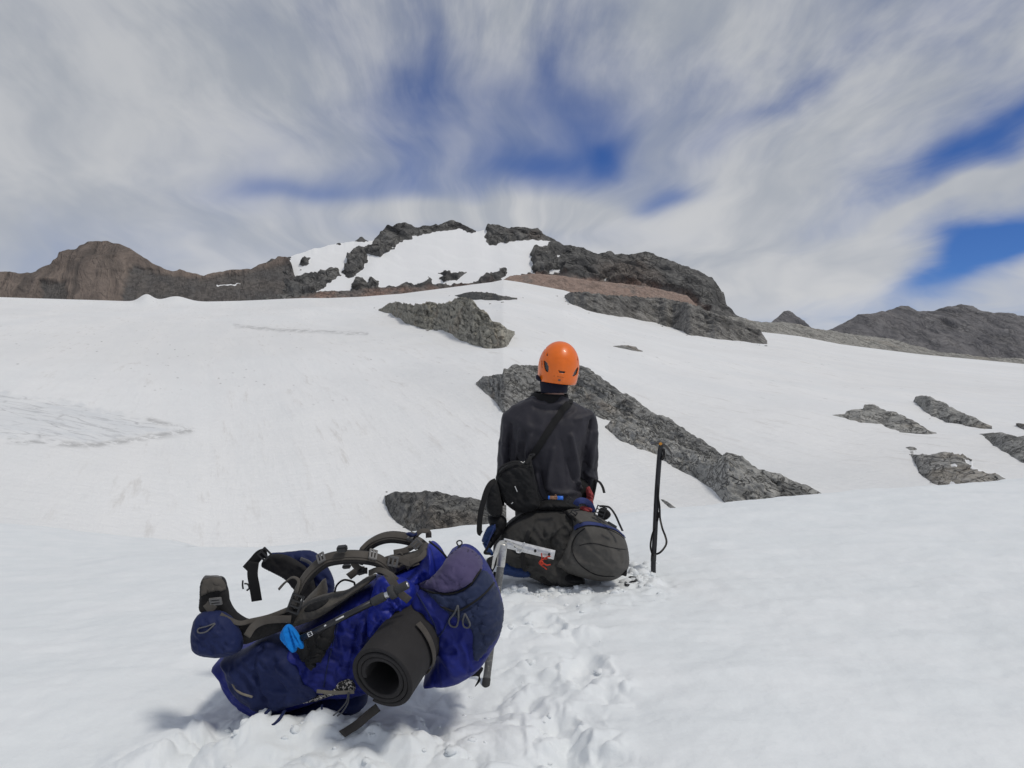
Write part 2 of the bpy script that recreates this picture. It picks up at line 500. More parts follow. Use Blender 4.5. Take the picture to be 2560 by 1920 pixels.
# trampled snow round the packs and on the track between them (ground plan, metres)
TRAMPLE = [((-0.45, 2.05), 0.62, 1.0), ((-0.10, 2.0), 0.42, 1.0), ((0.10, 2.45), 0.30, 0.9), ((0.02, 2.0), 0.30, 1.0), ((0.12, 3.0), 0.26, 0.75),
           ((0.15, 3.5), 0.30, 0.85), ((0.45, 3.75), 0.35, 0.8), ((-0.05, 3.75), 0.25, 0.8), ((0.72, 4.05), 0.20, 1.0), ((-0.75, 1.95), 0.3, 0.7), ((0.3, 4.9), 0.5, 0.6)]
def near_disp(x, y):
    r = np.hypot(x, y)
    fade = 1 - sstep(r, 14, 40)
    zz = 0.028 * fbm(x * 0.9 + 3, y * 0.9, 0.3, 3) + 0.010 * fbm(x * 3.2, y * 4.0, 5.2, 3)
    # shallow wind ripples
    zz = zz + 0.006 * perlin(x * 1.5 + y * 2.5, y * 6.5 - x * 1.2, 2.0) + 0.0022 * fbm(x * 14, y * 14, 1.1, 3)
    t = np.zeros_like(r)
    for (cx, cy), R, a in TRAMPLE:
        t = np.maximum(t, a * (1 - sstep(np.hypot(x - cx, y - cy), R * 0.55, R * 1.25)))
    t = 0.75 * t * np.clip(0.75 + 0.8 * fbm(x * 4, y * 4, 8.0, 2), 0, 1.2)
    wx_, wy_ = x + 0.03 * perlin(x * 9, y * 9, 3.3), y + 0.03 * perlin(x * 9, y * 9, 6.1)
    cl = 0
    for a_, f_, s_ in ((0.105, 3.7, 1.1), (0.052, 9.0, 4.7), (0.015, 22, 8.3), (0.004, 50, 2.9)):
        cl = cl + a_ * np.minimum(np.abs(perlin(wx_ * f_ + s_, wy_ * f_ * 1.1 - s_, s_)), 0.62)
    d2, v2 = worley(wx_ * 15, wy_ * 15, 2)
    cl = cl + (v2 ** 3) * 0.026 * (1 - sstep(d2, 0.1, 0.55)) - 0.046
    zz = zz + t * cl
    # scattered footprints and clods on the track to the right of the packs
    zz = zz + 0.050 * np.exp(-((x + 0.52) / 0.42) ** 2 - ((y - 2.10) / 0.20) ** 2) - 0.03 * np.exp(-((x + 0.08) / 0.2) ** 2 - ((y - 2.4) / 0.16) ** 2)
    zz = zz - 0.045 * np.exp(-((x - 0.17) / 0.075) ** 2 - ((y - 2.08) / 0.14) ** 2) - 0.04 * np.exp(-((x - 0.05) / 0.06) ** 2 - ((y - 1.86) / 0.11) ** 2)
    zz = zz - 0.03 * np.exp(-((x - 0.25) / 0.07) ** 2 - ((y - 2.75) / 0.13) ** 2)
    for fx, fy, an in ((0.13, 2.15, 0.1), (0.25, 2.62, -0.15), (0.14, 3.15, 0.1), (0.02, 1.80, 0.3)):
        ca, sa = math.cos(an), math.sin(an)
        lx, ly = (x - fx) * ca + (y - fy) * sa, -(x - fx) * sa + (y - fy) * ca
        lx = lx + 0.03 * perlin(x * 13, y * 13, 4.0) + 0.014 * perlin(x * 31, y * 31, 2.0); ly = ly + 0.05 * perlin(x * 11, y * 11, 9.0)
        q = np.sqrt((lx / 0.058) ** 2 + (ly / 0.15) ** 2)
        zz = zz - 0.028 * (1 - sstep(q, 0.4, 1.35)) + 0.008 * np.exp(-((q - 1.35) / 0.25) ** 2)
    return zz * fade
def far_disp(x, y, r):
    a = sstep(r, 50, 90) * (1 - sstep(r, 440, 500))
    U = 1280 + F * x / np.maximum(y, 1)
    hump = (np.exp(-((U - 366) / 22) ** 2) * 1.0 + np.exp(-((U - 440) / 38) ** 2) * 0.75) * 5.6 * np.exp(-((r - 500) / 24) ** 2) * (y > 1)
    return hump + a * (0.55 * fbm(x * 0.03, y * 0.045, 1.0, 3) + 0.10 * fbm(x * 0.16 , y * 0.4 + x * 0.2, 4.0, 3))
def ground(x, y):
    U = 1280 + F * x / max(y, 0.05)
    rs, zs, ct = profile(U)
    r = math.hypot(x, y)
    return float(pchip(rs, zs, np.array([r]))[0] + near_disp(np.array([x]), np.array([y]))[0])

def build_snow():
    Uin = np.arange(-60, 2621, 3.6)
    th = list(np.arctan((Uin - 1280) / F))
    left = list(np.linspace(-math.pi, th[0], 60)[:-1]); right = list(np.linspace(th[-1], math.pi, 60)[1:])
    TH = np.array(left + th + right)
    rows = [0.02, 0.4, 0.9, 1.3]
    v = 960 + F / 1.5
    while True:
        r = F / (v - 960)
        if r > 13: break
        rows.append(r); v -= 2.6
    rows += list(np.geomspace(13.1, 58, 34))
    v = 960 + F * 15.5 / 58
    # far slope: even steps in the picture
    rs, zs, ct = profile(900)
    rq = np.linspace(58, R1 + 25, 4000); vq = 960 - (pchip(rs, zs, rq) - 1) / rq * F
    vq = np.minimum.accumulate(vq)
    rows += list(np.interp(-np.arange(vq[0], vq[-1], -3.0), -vq, rq))
    rows += list(R1 + np.array([27, 40, 70, 120, 200, 400, 900, 2500, 6000, 12000, 29000]))
    R = np.array(sorted(set(np.round(rows, 4))))
    R = R[np.insert(np.diff(R) > 1e-3, 0, True)]
    Z = np.zeros((len(R), len(TH)))
    for j, t in enumerate(TH):
        tc_ = max(-0.62, min(0.62, t))
        rs, zs, ct = profile(1280 + F * math.tan(tc_))
        Z[:, j] = pchip(rs, zs, R)
    RR, TT = np.meshgrid(R, TH, indexing='ij')
    X, Yy = RR * np.sin(TT), RR * np.cos(TT)
    nr_ = R < 41
    Z[nr_] += near_disp(X[nr_], Yy[nr_])
    Z[~nr_] += far_disp(X[~nr_], Yy[~nr_], RR[~nr_])
    # bare ice hollow on the left of the far slope
    Ysafe = np.maximum(Yy, 0.01)
    UU = 1280 + F * X / Ysafe; VV = 960 - (Z - 1) / Ysafe * F
    icepoly = [(-200, 955), (0, 965), (60, 985), (180, 995), (270, 1020), (370, 1040), (450, 1068), (480, 1078), (400, 1090), (300, 1105), (230, 1115),
               (120, 1108), (40, 1100), (-200, 1098)]
    m_ = (Yy > 50) & inpoly(UU, VV, icepoly)
    dd = polydist(UU, VV, icepoly)
    ice = np.where(m_, sstep(dd + 14 * fbm(UU / 24, VV / 10, 2.0, 3), 0, 22), 0.0)
    grit = np.zeros_like(X)
    wu, wv = UU + 7 * fbm(UU / 40, VV / 12, 5.0, 3), VV + 3 * fbm(UU / 40, VV / 12, 9.0, 3)
    for pl, wd, amt in (([(585, 814), (700, 825), (800, 829), (915, 834)], 2.2, 0.9), ([(20, 1102), (120, 1108), (230, 1114), (300, 1104), (400, 1089), (478, 1077)], 4.5, 0.8),
                        ([(370, 1050), (430, 1064), (478, 1076)], 3.5, 0.8), ([(430, 1352), (490, 1370), (560, 1378)], 2.0, 0.35)):
        grit = np.maximum(grit, amt * np.exp(-(polydist(wu, wv, pl, False) / (wd * 1.5)) ** 2) * (Yy > 12))
    me = gridmesh(X, Yy, Z)
    fattr(me, 'grit', grit)
    fattr(me, 'ice', ice)
    o = link('snow_ground', me, M['snow'])
    tag(o, kind='structure')
    return o
snow = build_snow()

# ------------------------------------------------------------------ rock banks and mountains
def smooth1(a, k):
    if k < 1: return a
    g = np.exp(-0.5 * (np.arange(-3 * k, 3 * k + 1) / k) ** 2); g /= g.sum()
    return np.convolve(np.pad(a, 3 * k, mode='edge'), g, 'valid')
EDGES = []
def bank(name, top, bot, mat_, tilt=35, amp=0.10, ns=1.0, step=3.0, Yb=None, sink=0.12, topn=2.0, label=None, cat=None, group=None, kind=None,
         rockpolys=None, holes=(), screepolys=(), shape=1.5, strata=(0.0, 0.0), back=1.0, seed=0.0, vrow=3.0):
    """a rock face that rises from its foot line (bot) back to its crest (top) and falls away behind"""
    tu, tv = np.array(top).T; bu, bv = np.array(bot).T
    U = np.arange(max(tu.min(), bu.min()), min(tu.max(), bu.max()) + 0.1, step)
    Vt, Vb = np.interp(U, tu, tv), np.interp(U, bu, bv)
    ends = np.minimum(U - U[0], U[-1] - U)
    if Yb is None: Vb = Vb + (3.2 * fbm(U / 16 + seed * 3, U * 0 + 4.0, 1.5, 3) + 1.5) * sstep(ends, 0, 20)
    Vs_ = smooth1(Vt, int(28 / step))
    Vt = Vt + topn * sstep(ends, 0, 25) * fbm(U / 22 + seed, U * 0 + seed, 0.5, 4)
    if Yb is None:
        Y0 = np.array([slope_Y(a, b) for a, b in zip(U, Vb)])
        Y0 = smooth1(Y0, 3)
        EDGES.append((U, Vb, Vt, mat_))
    else:
        Y0 = np.interp(U, *np.array(Yb).T) if hasattr(Yb, '__len__') else np.full(U.shape, float(Yb))
    H = np.maximum(Vb - Vt, 0.3) / F * Y0
    D = np.maximum(smooth1(H, 6) / math.tan(math.radians(tilt)), 0.02 * Y0 * 0.2)
    n = max(10, int((Vb - Vt).max() / vrow))
    s = np.linspace(0, 1, n)
    rows_s = np.concatenate([[-1], s])
    XX, YY, ZZ, UUg, VVg = [], [], [], [], []
    for q in rows_s:
        if q < 0:
            y_ = Y0 - 0.05 * D; vv = Vb + sink * (Vb - Vt) + 4; qq = 0
        else:
            qq = q; y_ = Y0 + D * q; vv = Vb + (Vs_ - Vb) * (1 - (1 - q) ** shape) + (Vt - Vs_) * q ** (8 if rockpolys is not None else 2.5)
        XX.append((U - 1280) / F * y_); YY.append(y_); ZZ.append(CAMZ - (vv - 960) / F * y_); UUg.append(U); VVg.append(vv)
    XX, YY, ZZ, UUg, VVg = map(np.array, (XX, YY, ZZ, UUg, VVg))
    # roughness: crags across the face, cut into ledges
    href = max(np.percentile(H, 80), 0.1)
    k = ns / href * 2.0
    X_, Y_, Z_ = XX * k, YY * k, ZZ * k
    wq = 0.5 * fbm(X_ * 0.5 + seed, Y_ * 0.5, Z_ * 0.5, 2)
    nz = 1.1 * fbm(X_ * 0.38 + seed, Y_ * 0.3, Z_ * 0.5, 2) + 0.5 * ridged(X_ * 0.6 + wq + seed, Y_ * 0.5, Z_ * 0.9 + wq, 3, 2.1, 0.36) + 0.16 * fbm(X_ * 2.3 + seed, Y_ * 1.8, Z_ * 2.6, 3)
    if strata[0]:
        ph = (Z_ * math.cos(strata[1]) + X_ * math.sin(strata[1])) * 1.15 + 1.3 * wq
        fr = ph - np.floor(ph)
        nz = nz + strata[0] * 2.2 * (np.where(fr < 0.85, fr / 0.85, (1 - fr) / 0.15) - 0.45)
    tap = np.concatenate([[0.5], 0.5 + 0.5 * np.sin(np.pi * np.clip(s, 0, 1) * 0.85)])[:, None] * (0.25 + 0.75 * sstep(ends, 0, 30))[None, :]
    A = amp * np.minimum(href, smooth1(H, 8) * 1.3)[None, :] * tap
    rock = np.ones_like(XX); scr = np.zeros_like(XX)
    if rockpolys is not None:
        wu, wv = UUg + 5 * fbm(UUg / 14, VVg / 9, 1.0, 3), VVg + 4 * fbm(UUg / 14, VVg / 9, 7.0, 3)
        sd = np.full(XX.shape, -1e3)
        for pl in rockpolys:
            dd = polydist(wu, wv, pl); sd = np.maximum(sd, np.where(inpoly(wu, wv, pl), dd, -dd))
        for pl in holes:
            dd = polydist(wu, wv, pl); sd = np.minimum(sd, np.where(inpoly(wu, wv, pl), -dd, dd))
        rock = np.clip(0.5 + (sd + 1.2) / 6.0, 0, 1)
        A = A * (0.05 + 0.95 * sstep(sd, -3, 7)) 
        nz = nz + 0.6 * sstep(sd, -3, 8)
    for pl in screepolys:
        wu, wv = UUg + 6 * fbm(UUg / 20, VVg / 12, 3.0, 3), VVg + 4 * fbm(UUg / 20, VVg / 12, 9.0, 3)
        dd = polydist(wu, wv, pl); scr = np.maximum(scr, sstep(np.where(inpoly(wu, wv, pl), dd, -dd), -4, 8))
    if len(screepolys):
        A = A * (1 - 0.8 * scr)
    YY = YY - A * nz * 0.75
    ZZ = ZZ + A * nz * 0.35
    # far side
    for dq, dzq in ((0.25, 0.12), (0.8, 0.9), (1.6, 2.2)):
        y_ = YY[n] + back * dq * D; 
        XX = np.vstack([XX, XX[n] * (y_ / YY[n])]); YY = np.vstack([YY, y_]); ZZ = np.vstack([ZZ, ZZ[n] - dzq * H * back])
        rock = np.vstack([rock, rock[n]]); scr = np.vstack([scr, scr[n]])
    me = gridmesh(XX, YY, ZZ)
    fattr(me, 'rock', rock); fattr(me, 'scree', scr)
    o = link(name, me, mat_)
    return tag(o, label, cat, group, kind)

G = lambda v: (v, v * 0.985, v * 0.955)
M['rock_tan'] = rock_material(fine=0.28, name='rock_tan', c_dark=(0.12, 0.118, 0.105), c_mid=(0.33, 0.315, 0.27), c_light=(0.47, 0.445, 0.37), scale=0.45, warm=(0.44, 0.35, 0.25), warm_amt=0.5, stretch=(1, 1, 1.6), crack=0.7)
M['rock_grey'] = rock_material(fine=0.28, name='rock_grey', c_dark=(0.085, 0.086, 0.086), c_mid=(0.245, 0.243, 0.235), c_light=(0.37, 0.365, 0.345), scale=0.7, warm=(0.30, 0.235, 0.17), warm_amt=0.45, stretch=(0.8, 0.8, 1.5), crack=0.75)
M['rock_pale'] = rock_material(fine=0.28, name='rock_pale', c_dark=(0.12, 0.12, 0.117), c_mid=(0.33, 0.327, 0.31), c_light=(0.46, 0.452, 0.425), scale=0.6, warm=(0.38, 0.31, 0.22), warm_amt=0.35, stretch=(0.8, 0.8, 1.5), crack=0.75)
M['rock_pale_snow'] = rock_material(fine=0.28, name='rock_pale_snow', c_dark=(0.11, 0.11, 0.108), c_mid=(0.29, 0.287, 0.275), c_light=(0.42, 0.41, 0.39), scale=0.6, warm=(0.34, 0.28, 0.2), warm_amt=0.3, stretch=(0.8, 0.8, 1.5), crack=0.75, snow=True)
M['rock_black'] = rock_material('rock_black', (0.042, 0.043, 0.044), (0.12, 0.12, 0.118), (0.22, 0.215, 0.20), 0.8, warm=(0.18, 0.14, 0.105), warm_amt=0.3, crack=0.7)
M['rock_slab'] = rock_material('rock_slab', (0.13, 0.128, 0.12), (0.31, 0.305, 0.285), (0.43, 0.415, 0.38), 0.3, warm=(0.33, 0.28, 0.22), warm_amt=0.3, stretch=(0.5, 0.8, 1.2), crack=0.5)
M['mountain_main'] = rock_material('mountain_main', (0.05, 0.05, 0.052), (0.115, 0.113, 0.11), (0.20, 0.195, 0.185), 0.07, warm=(0.21, 0.155, 0.12), warm_amt=0.35,
                                   snow=True, scree=((0.30, 0.205, 0.165), (0.19, 0.17, 0.158)), crack=0.45)
M['mountain_left'] = rock_material('mountain_left', (0.095, 0.083, 0.076), (0.175, 0.142, 0.123), (0.25, 0.203, 0.172), 0.045, warm=(0.27, 0.19, 0.148), warm_amt=0.6,
                                   stretch=(0.7, 1, 1.4), dip=80, fine=0.3, snow=True, scree=((0.12, 0.115, 0.112), (0.145, 0.132, 0.122)), crack=0.10)
M['mountain_right'] = rock_material('mountain_right', (0.095, 0.094, 0.10), (0.155, 0.151, 0.158), (0.22, 0.213, 0.215), 0.03, warm=(0.20, 0.175, 0.16), warm_amt=0.3, crack=0.22)
M['scree_dark'] = rock_material('scree_dark', (0.055, 0.054, 0.053), (0.15, 0.146, 0.14), (0.31, 0.30, 0.28), 0.25, warm=(0.38, 0.365, 0.34), warm_amt=0.75, stretch=(0.6, 0.7, 1.3), crack=0.4)
M['scree_red'] = rock_material('scree_red', (0.20, 0.15, 0.125), (0.31, 0.225, 0.185), (0.38, 0.29, 0.245), 0.35, warm=(0.21, 0.19, 0.175), warm_amt=0.75, crack=0.4)

# main summit: rock ribs standing out of the snow face
sky_main = C3([(-60, 262), (0, 240), (80, 220), (120, 205), (180, 185), (290, 160), (370, 148), (400, 132), (425, 145), (450, 143), (480, 115), (510, 90), (600, 75), (640, 90), (740, 76), (800, 62), (850, 76),
                 (905, 100), (950, 100), (958, 78), (1010, 84), (1060, 95), (1130, 85), (1185, 95), (1215, 125), (1250, 135), (1270, 155), (1330, 175), (1450, 215), (1550, 214), (1660, 205),
                 (1720, 225), (1800, 260), (1900, 288), (1950, 318), (1985, 355), (2010, 395), (2028, 440), (2060, 478), (2110, 497), (2200, 515), (2300, 530)])
base_main = [(640, 790), (900, 790), (1300, 790), (1700, 830), (1980, 880)]
ribs = [C3(p) for p in (
    [(405, 175), (440, 165), (480, 105), (510, 70), (600, 55), (640, 70), (740, 55), (790, 42), (830, 52), (910, 100), (880, 108), (835, 88), (790, 95), (700, 110), (640, 125), (570, 150), (530, 185), (485, 220), (455, 210), (410, 195)],
    [(340, 215), (365, 185), (405, 172), (420, 210), (425, 240), (390, 280), (365, 305), (335, 310), (312, 290), (330, 260)],
    [(-60, 200), (0, 200), (80, 222), (82, 228), (60, 240), (80, 248), (50, 262), (75, 275), (40, 285), (90, 290), (85, 315), (140, 300), (200, 290), (250, 272), (290, 272), (305, 298), (270, 320), (240, 350), (200, 370), (120, 395), (70, 400), (0, 410), (-60, 420)],
    [(355, 345), (380, 310), (410, 320), (425, 335), (440, 315), (470, 330), (472, 355), (355, 372)],
    [(60, 404), (220, 372), (350, 368), (400, 362), (560, 350), (600, 330), (625, 345), (680, 330), (700, 308), (715, 340), (800, 345), (910, 335), (1030, 320), (960, 345), (880, 362), (870, 520), (60, 520)],
    [(745, 290), (775, 280), (800, 290), (865, 290), (830, 315), (770, 330), (750, 320), (768, 302)],
    [(905, 332), (950, 300), (1015, 284), (1018, 268), (1040, 268), (1046, 290), (1020, 320), (960, 336)],
    [(955, 60), (1010, 60), (1050, 70), (1130, 60), (1190, 72), (1230, 110), (1262, 140), (1235, 142), (1130, 140), (1040, 152), (980, 164), (953, 150)],
    [(1150, 205), (1172, 180), (1230, 172), (1250, 130), (1330, 150), (1450, 190), (1660, 180), (1800, 230), (1950, 290), (2010, 360), (2060, 450), (2400, 480), (2400, 700), (1000, 700), (1000, 380), (1080, 300), (1200, 291), (1160, 285), (1162, 245)],
    [(128, 245), (150, 228), (172, 224), (160, 240), (168, 250), (135, 258)], [(115, 278), (130, 270), (128, 280)], [(370, 150), (385, 120), (420, 120), (428, 146)], [(288, 162), (298, 150), (306, 160)])]
rib_holes = [C3(p) for p in ([(1262, 212), (1318, 204), (1300, 218), (1275, 225)], [(1215, 200), (1258, 186), (1240, 200)], [(1470, 325), (1505, 308), (1490, 325)], [(1235, 280), (1290, 272), (1280, 296), (1230, 292)], [(30, 322), (55, 318), (50, 332)])]
screes = [C3(p) for p in ([(1000, 330), (1080, 300), (1200, 291), (1300, 296), (1480, 325), (1700, 340), (1860, 390), (1950, 470), (1900, 700), (980, 700)],
                          [(60, 404), (220, 372), (400, 366), (600, 350), (800, 348), (1030, 320), (960, 345), (880, 362), (870, 520), (60, 520)])]
bank('summit_mountain', sky_main, base_main, M['mountain_main'], tilt=34, amp=0.085, ns=2.2, step=2.4, Yb=[(640, 575), (1000, 575), (1980, 560)], topn=3.0,
     rockpolys=ribs, holes=rib_holes, screepolys=screes, shape=1.15, kind='structure', seed=1.7, vrow=2.2, strata=(0.5, 0.3))
# brown cliffs on the left
sky_left = [(-330, 690), (-150, 676)] + C4([(0, 352), (60, 350), (130, 360), (230, 360), (270, 347), (280, 330), (370, 300), (430, 260), (440, 225), (500, 202), (560, 195), (590, 165), (640, 135), (700, 127), (780, 125), (870, 155),
                 (960, 190), (1000, 225), (1100, 285), (1200, 340), (1260, 350), (1310, 333), (1400, 365), (1490, 387), (1540, 370), (1620, 360), (1680, 340), (1830, 335), (1900, 300), (2000, 270), (2025, 247), (2100, 256), (2125, 290), (2140, 360), (2200, 480), (2300, 560)])
snowpatch = C4([(1555, 440), (1600, 438), (1700, 434), (1755, 432), (1745, 445), (1650, 455), (1580, 457)])
allrock = [(-900, 0), (3000, 0), (3000, 1500), (-900, 1500)]
bank('brown_mountain', sky_left, [(-330, 790), (900, 790)], M['mountain_left'], tilt=48, amp=0.07, ns=1.7, step=2.4, Yb=[(-330, 540), (250, 545), (900, 600)], topn=2.0,
     rockpolys=[allrock], holes=[snowpatch], screepolys=[C4([(960, 300), (1200, 370), (1500, 400), (1900, 330), (2110, 280), (2300, 400), (2300, 700), (850, 700), (900, 480)]), C4([(300, 420), (480, 430), (540, 700), (320, 700)])],
     shape=1.2, kind='structure', seed=5.2, vrow=2.2)
# distant grey mountains on the right
bank('distant_mountain', C5([(700, 425), (745, 405), (800, 380), (880, 335), (960, 300), (1050, 295), (1180, 265), (1250, 232), (1300, 235), (1360, 268), (1450, 280), (1560, 250), (1650, 235), (1720, 245), (1850, 290), (1960, 285), (2101, 305), (2400, 330), (3000, 420)]),
     C5([(700, 720), (3000, 760)]), M['mountain_right'], tilt=42, amp=0.085, ns=1.7, step=2.6, Yb=1500, topn=2.2, shape=1.15, kind='structure', seed=9.4, vrow=2.5, strata=(0.35, 0.6),
     rockpolys=None)
bank('distant_peak', C5([(300, 400), (360, 345), (400, 310), (440, 272), (470, 268), (500, 280), (570, 335), (620, 378), (680, 420)]), C5([(300, 440), (680, 460)]), M['mountain_right'],
     tilt=45, amp=0.12, ns=1.6, step=2.2, Yb=1100, topn=1.6, shape=1.2, kind='structure', seed=2.4, vrow=2.2)
bank('slab_ridge', C5([(60, 305), (150, 320), (220, 335), (330, 350), (420, 345), (600, 375), (700, 395), (800, 415), (950, 435), (1100, 455), (1200, 470), (1350, 510), (1500, 550), (1650, 565), (1850, 590), (2101, 600), (2400, 620)]),
     C5([(60, 430), (400, 450), (640, 500), (900, 545), (1100, 570), (1400, 605), (1700, 640), (2101, 670), (2400, 690)]), M['rock_slab'], tilt=16, amp=0.10, ns=1.6, step=2.6, Yb=512, topn=2.2,
     kind='structure', seed=3.3, strata=(0.6, 0.5), vrow=2.5)
bank('scree_fan', C3([(978, 366), (1010, 332), (1060, 303), (1180, 293), (1280, 300), (1400, 322), (1550, 335), (1700, 355), (1850, 390), (1900, 440)]),
     C3([(978, 372), (1010, 392), (1090, 408), (1300, 408), (1500, 440), (1700, 470), (1900, 520)]), M['scree_red'], tilt=30, amp=0.035, ns=5.0, step=2.4, Yb=[(1200, 500), (1800, 485)], topn=1.2,
     kind='structure', seed=4.1, vrow=2.4)

# outcrops on the snow slope
bank('scree_slope', C3([(1305, 390), (1330, 375), (1400, 378), (1500, 392), (1700, 402), (1850, 425), (1960, 468), (2060, 498), (2150, 530), (2180, 550), (2200, 582), (2210, 605)]),
     C3([(1305, 396), (1330, 425), (1390, 450), (1480, 475), (1600, 490), (1700, 510), (1790, 530), (1850, 560), (1950, 575), (2100, 595), (2210, 607)]), M['scree_dark'], tilt=22, amp=0.16, ns=2.4, step=2.4,
     topn=1.5, seed=6.6, strata=(0.5, 0.6), label='long dark band of broken rock running down right below the summit cliffs', cat='rock outcrop', vrow=2.4)
bank('rock_outcrop', C3([(815, 391), (860, 380), (910, 373), (960, 378), (1000, 385), (1095, 402)]), C3([(815, 394), (900, 407), (1000, 411), (1095, 405)]), M['rock_black'], tilt=25, amp=0.25, ns=1.6, step=2.2,
     topn=1.5, seed=2.2, label='thin dark rock strip on the snow below the red scree', cat='rock outcrop')
bank('rock_outcrop', C3([(475, 455), (520, 425), (560, 418), (600, 426), (640, 433), (700, 428), (780, 431), (820, 406), (860, 402), (890, 415), (930, 455), (960, 480), (1000, 515), (1050, 540), (1085, 553)]),
     C3([(475, 458), (540, 470), (560, 490), (600, 510), (640, 528), (700, 532), (760, 540), (790, 556), (830, 580), (880, 602), (950, 617), (1048, 622), (1060, 590), (1085, 556)]), M['rock_tan'],
     tilt=34, amp=0.17, ns=2.0, step=2.3, topn=3.0, seed=7.1, strata=(0.5, 0.5), label='large tan grey rock outcrop on the snow left of and above the orange helmet', cat='rock outcrop', vrow=2.3)
bank('rock_outcrop', C6([(498, 440), (530, 405), (620, 398), (625, 375), (680, 358), (740, 362), (800, 355), (970, 355), (1010, 375), (1080, 420), (1170, 485), (1210, 490), (1270, 545), (1320, 580), (1380, 600), (1480, 660), (1560, 720), (1620, 762), (1650, 785)]),
     C6([(498, 444), (540, 480), (598, 512), (604, 545), (630, 562), (800, 545), (925, 512), (1000, 550), (1060, 592), (1110, 612), (1250, 650), (1400, 735), (1560, 815), (1650, 830)]), M['rock_grey'],
     tilt=30, amp=0.13, ns=2.2, step=2.3, topn=3.0, seed=8.3, strata=(0.45, 0.55), label='long dark grey rock rib behind the helmet sloping down to the right', cat='rock outcrop', vrow=2.3)
bank('rock_outcrop', C6([(1093, 642), (1120, 610), (1160, 592), (1220, 600), (1270, 630), (1350, 690), (1400, 702), (1500, 755), (1600, 792), (1650, 762), (1720, 775), (1790, 840), (1850, 848), (1900, 860), (1960, 895), (2020, 905), (2060, 930), (2110, 958)]),
     C6([(1093, 645), (1110, 670), (1160, 710), (1230, 745), (1330, 775), (1370, 810), (1450, 850), (1490, 866), (1530, 900), (1600, 948), (1620, 978), (1660, 1010), (1750, 1005), (1900, 995), (2110, 985)]), M['rock_pale'],
     tilt=33, amp=0.15, ns=2.3, step=2.3, topn=3.0, seed=3.9, strata=(0.3, 0.7), label='rounded paler rock outcrop behind the upright black ice axe', cat='rock outcrop', vrow=2.3)
bank('rock_outcrop', C6([(78, 958), (120, 942), (200, 942), (265, 935), (330, 945), (430, 965), (530, 980), (640, 1000)]), C6([(78, 962), (85, 1030), (160, 1092), (290, 1165), (500, 1150), (640, 1140)]), M['rock_black'],
     tilt=34, amp=0.17, ns=2.2, step=2.3, topn=3.0, seed=1.1, label='low black rock outcrop in the dip left of the seated person', cat='rock outcrop', vrow=2.3)
bank('rock_outcrop', C6([(1336, 974), (1360, 974), (1385, 987), (1420, 1017)]), C6([(1336, 979), (1390, 1027), (1405, 1030), (1420, 1021)]), M['rock_grey'], tilt=25, amp=0.2, ns=1.4, step=1.6, topn=1.5, seed=5.5,
     label='tiny dark rock on the snow just right of the black ice axe shaft', cat='rock')
bank('rock_outcrop', C6([(1130, 267), (1180, 264), (1205, 266), (1235, 272), (1245, 284), (1268, 293)]), C6([(1130, 270), (1175, 278), (1205, 289), (1240, 294), (1268, 297)]), M['rock_grey'], tilt=14, amp=0.25, ns=1.4, step=1.6,
     topn=1.5, seed=6.5, label='small flat rock alone on the snow right of the helmet', cat='rock')
bank('rock_outcrop', C5([(745, 990), (800, 986), (860, 987), (872, 962), (905, 952), (985, 950), (996, 914), (1050, 915), (1095, 932), (1110, 948), (1200, 970), (1300, 1010), (1360, 1045), (1420, 1085), (1500, 1117)]),
     C5([(745, 994), (830, 1006), (900, 1032), (960, 1052), (1080, 1067), (1200, 1092), (1300, 1120), (1420, 1132), (1500, 1121)]), M['rock_pale'], tilt=20, amp=0.17, ns=2.0, step=2.0, topn=1.8, seed=4.7,
     label='spindle-shaped grey rock outcrop right of the axe with a knob on top', cat='rock outcrop', vrow=2.2)
bank('rock_outcrop', C5([(1338, 892), (1350, 862), (1390, 853), (1450, 862), (1560, 910), (1640, 960), (1780, 1015), (1884, 1073)]), C5([(1338, 897), (1380, 947), (1470, 992), (1600, 1022), (1700, 1047), (1800, 1064), (1884, 1076)]), M['rock_pale'],
     tilt=22, amp=0.15, ns=2.0, step=2.0, topn=1.6, seed=5.9, label='cigar-shaped grey rock outcrop highest at the right on the snow slope', cat='rock outcrop', vrow=2.2)
bank('rock_outcrop', C5([(1785, 1120), (1850, 1112), (1930, 1108), (1970, 1115), (2020, 1138), (2101, 1140), (2300, 1170), (2420, 1290)]), C5([(1785, 1123), (1830, 1156), (1890, 1186), (1940, 1232), (2000, 1262), (2101, 1302), (2300, 1345), (2420, 1320)]), M['rock_pale'],
     tilt=22, amp=0.13, ns=1.6, step=2.2, topn=1.5, seed=6.9, label='smooth grey rock slab cut by the right edge of the picture', cat='rock outcrop', vrow=2.2)
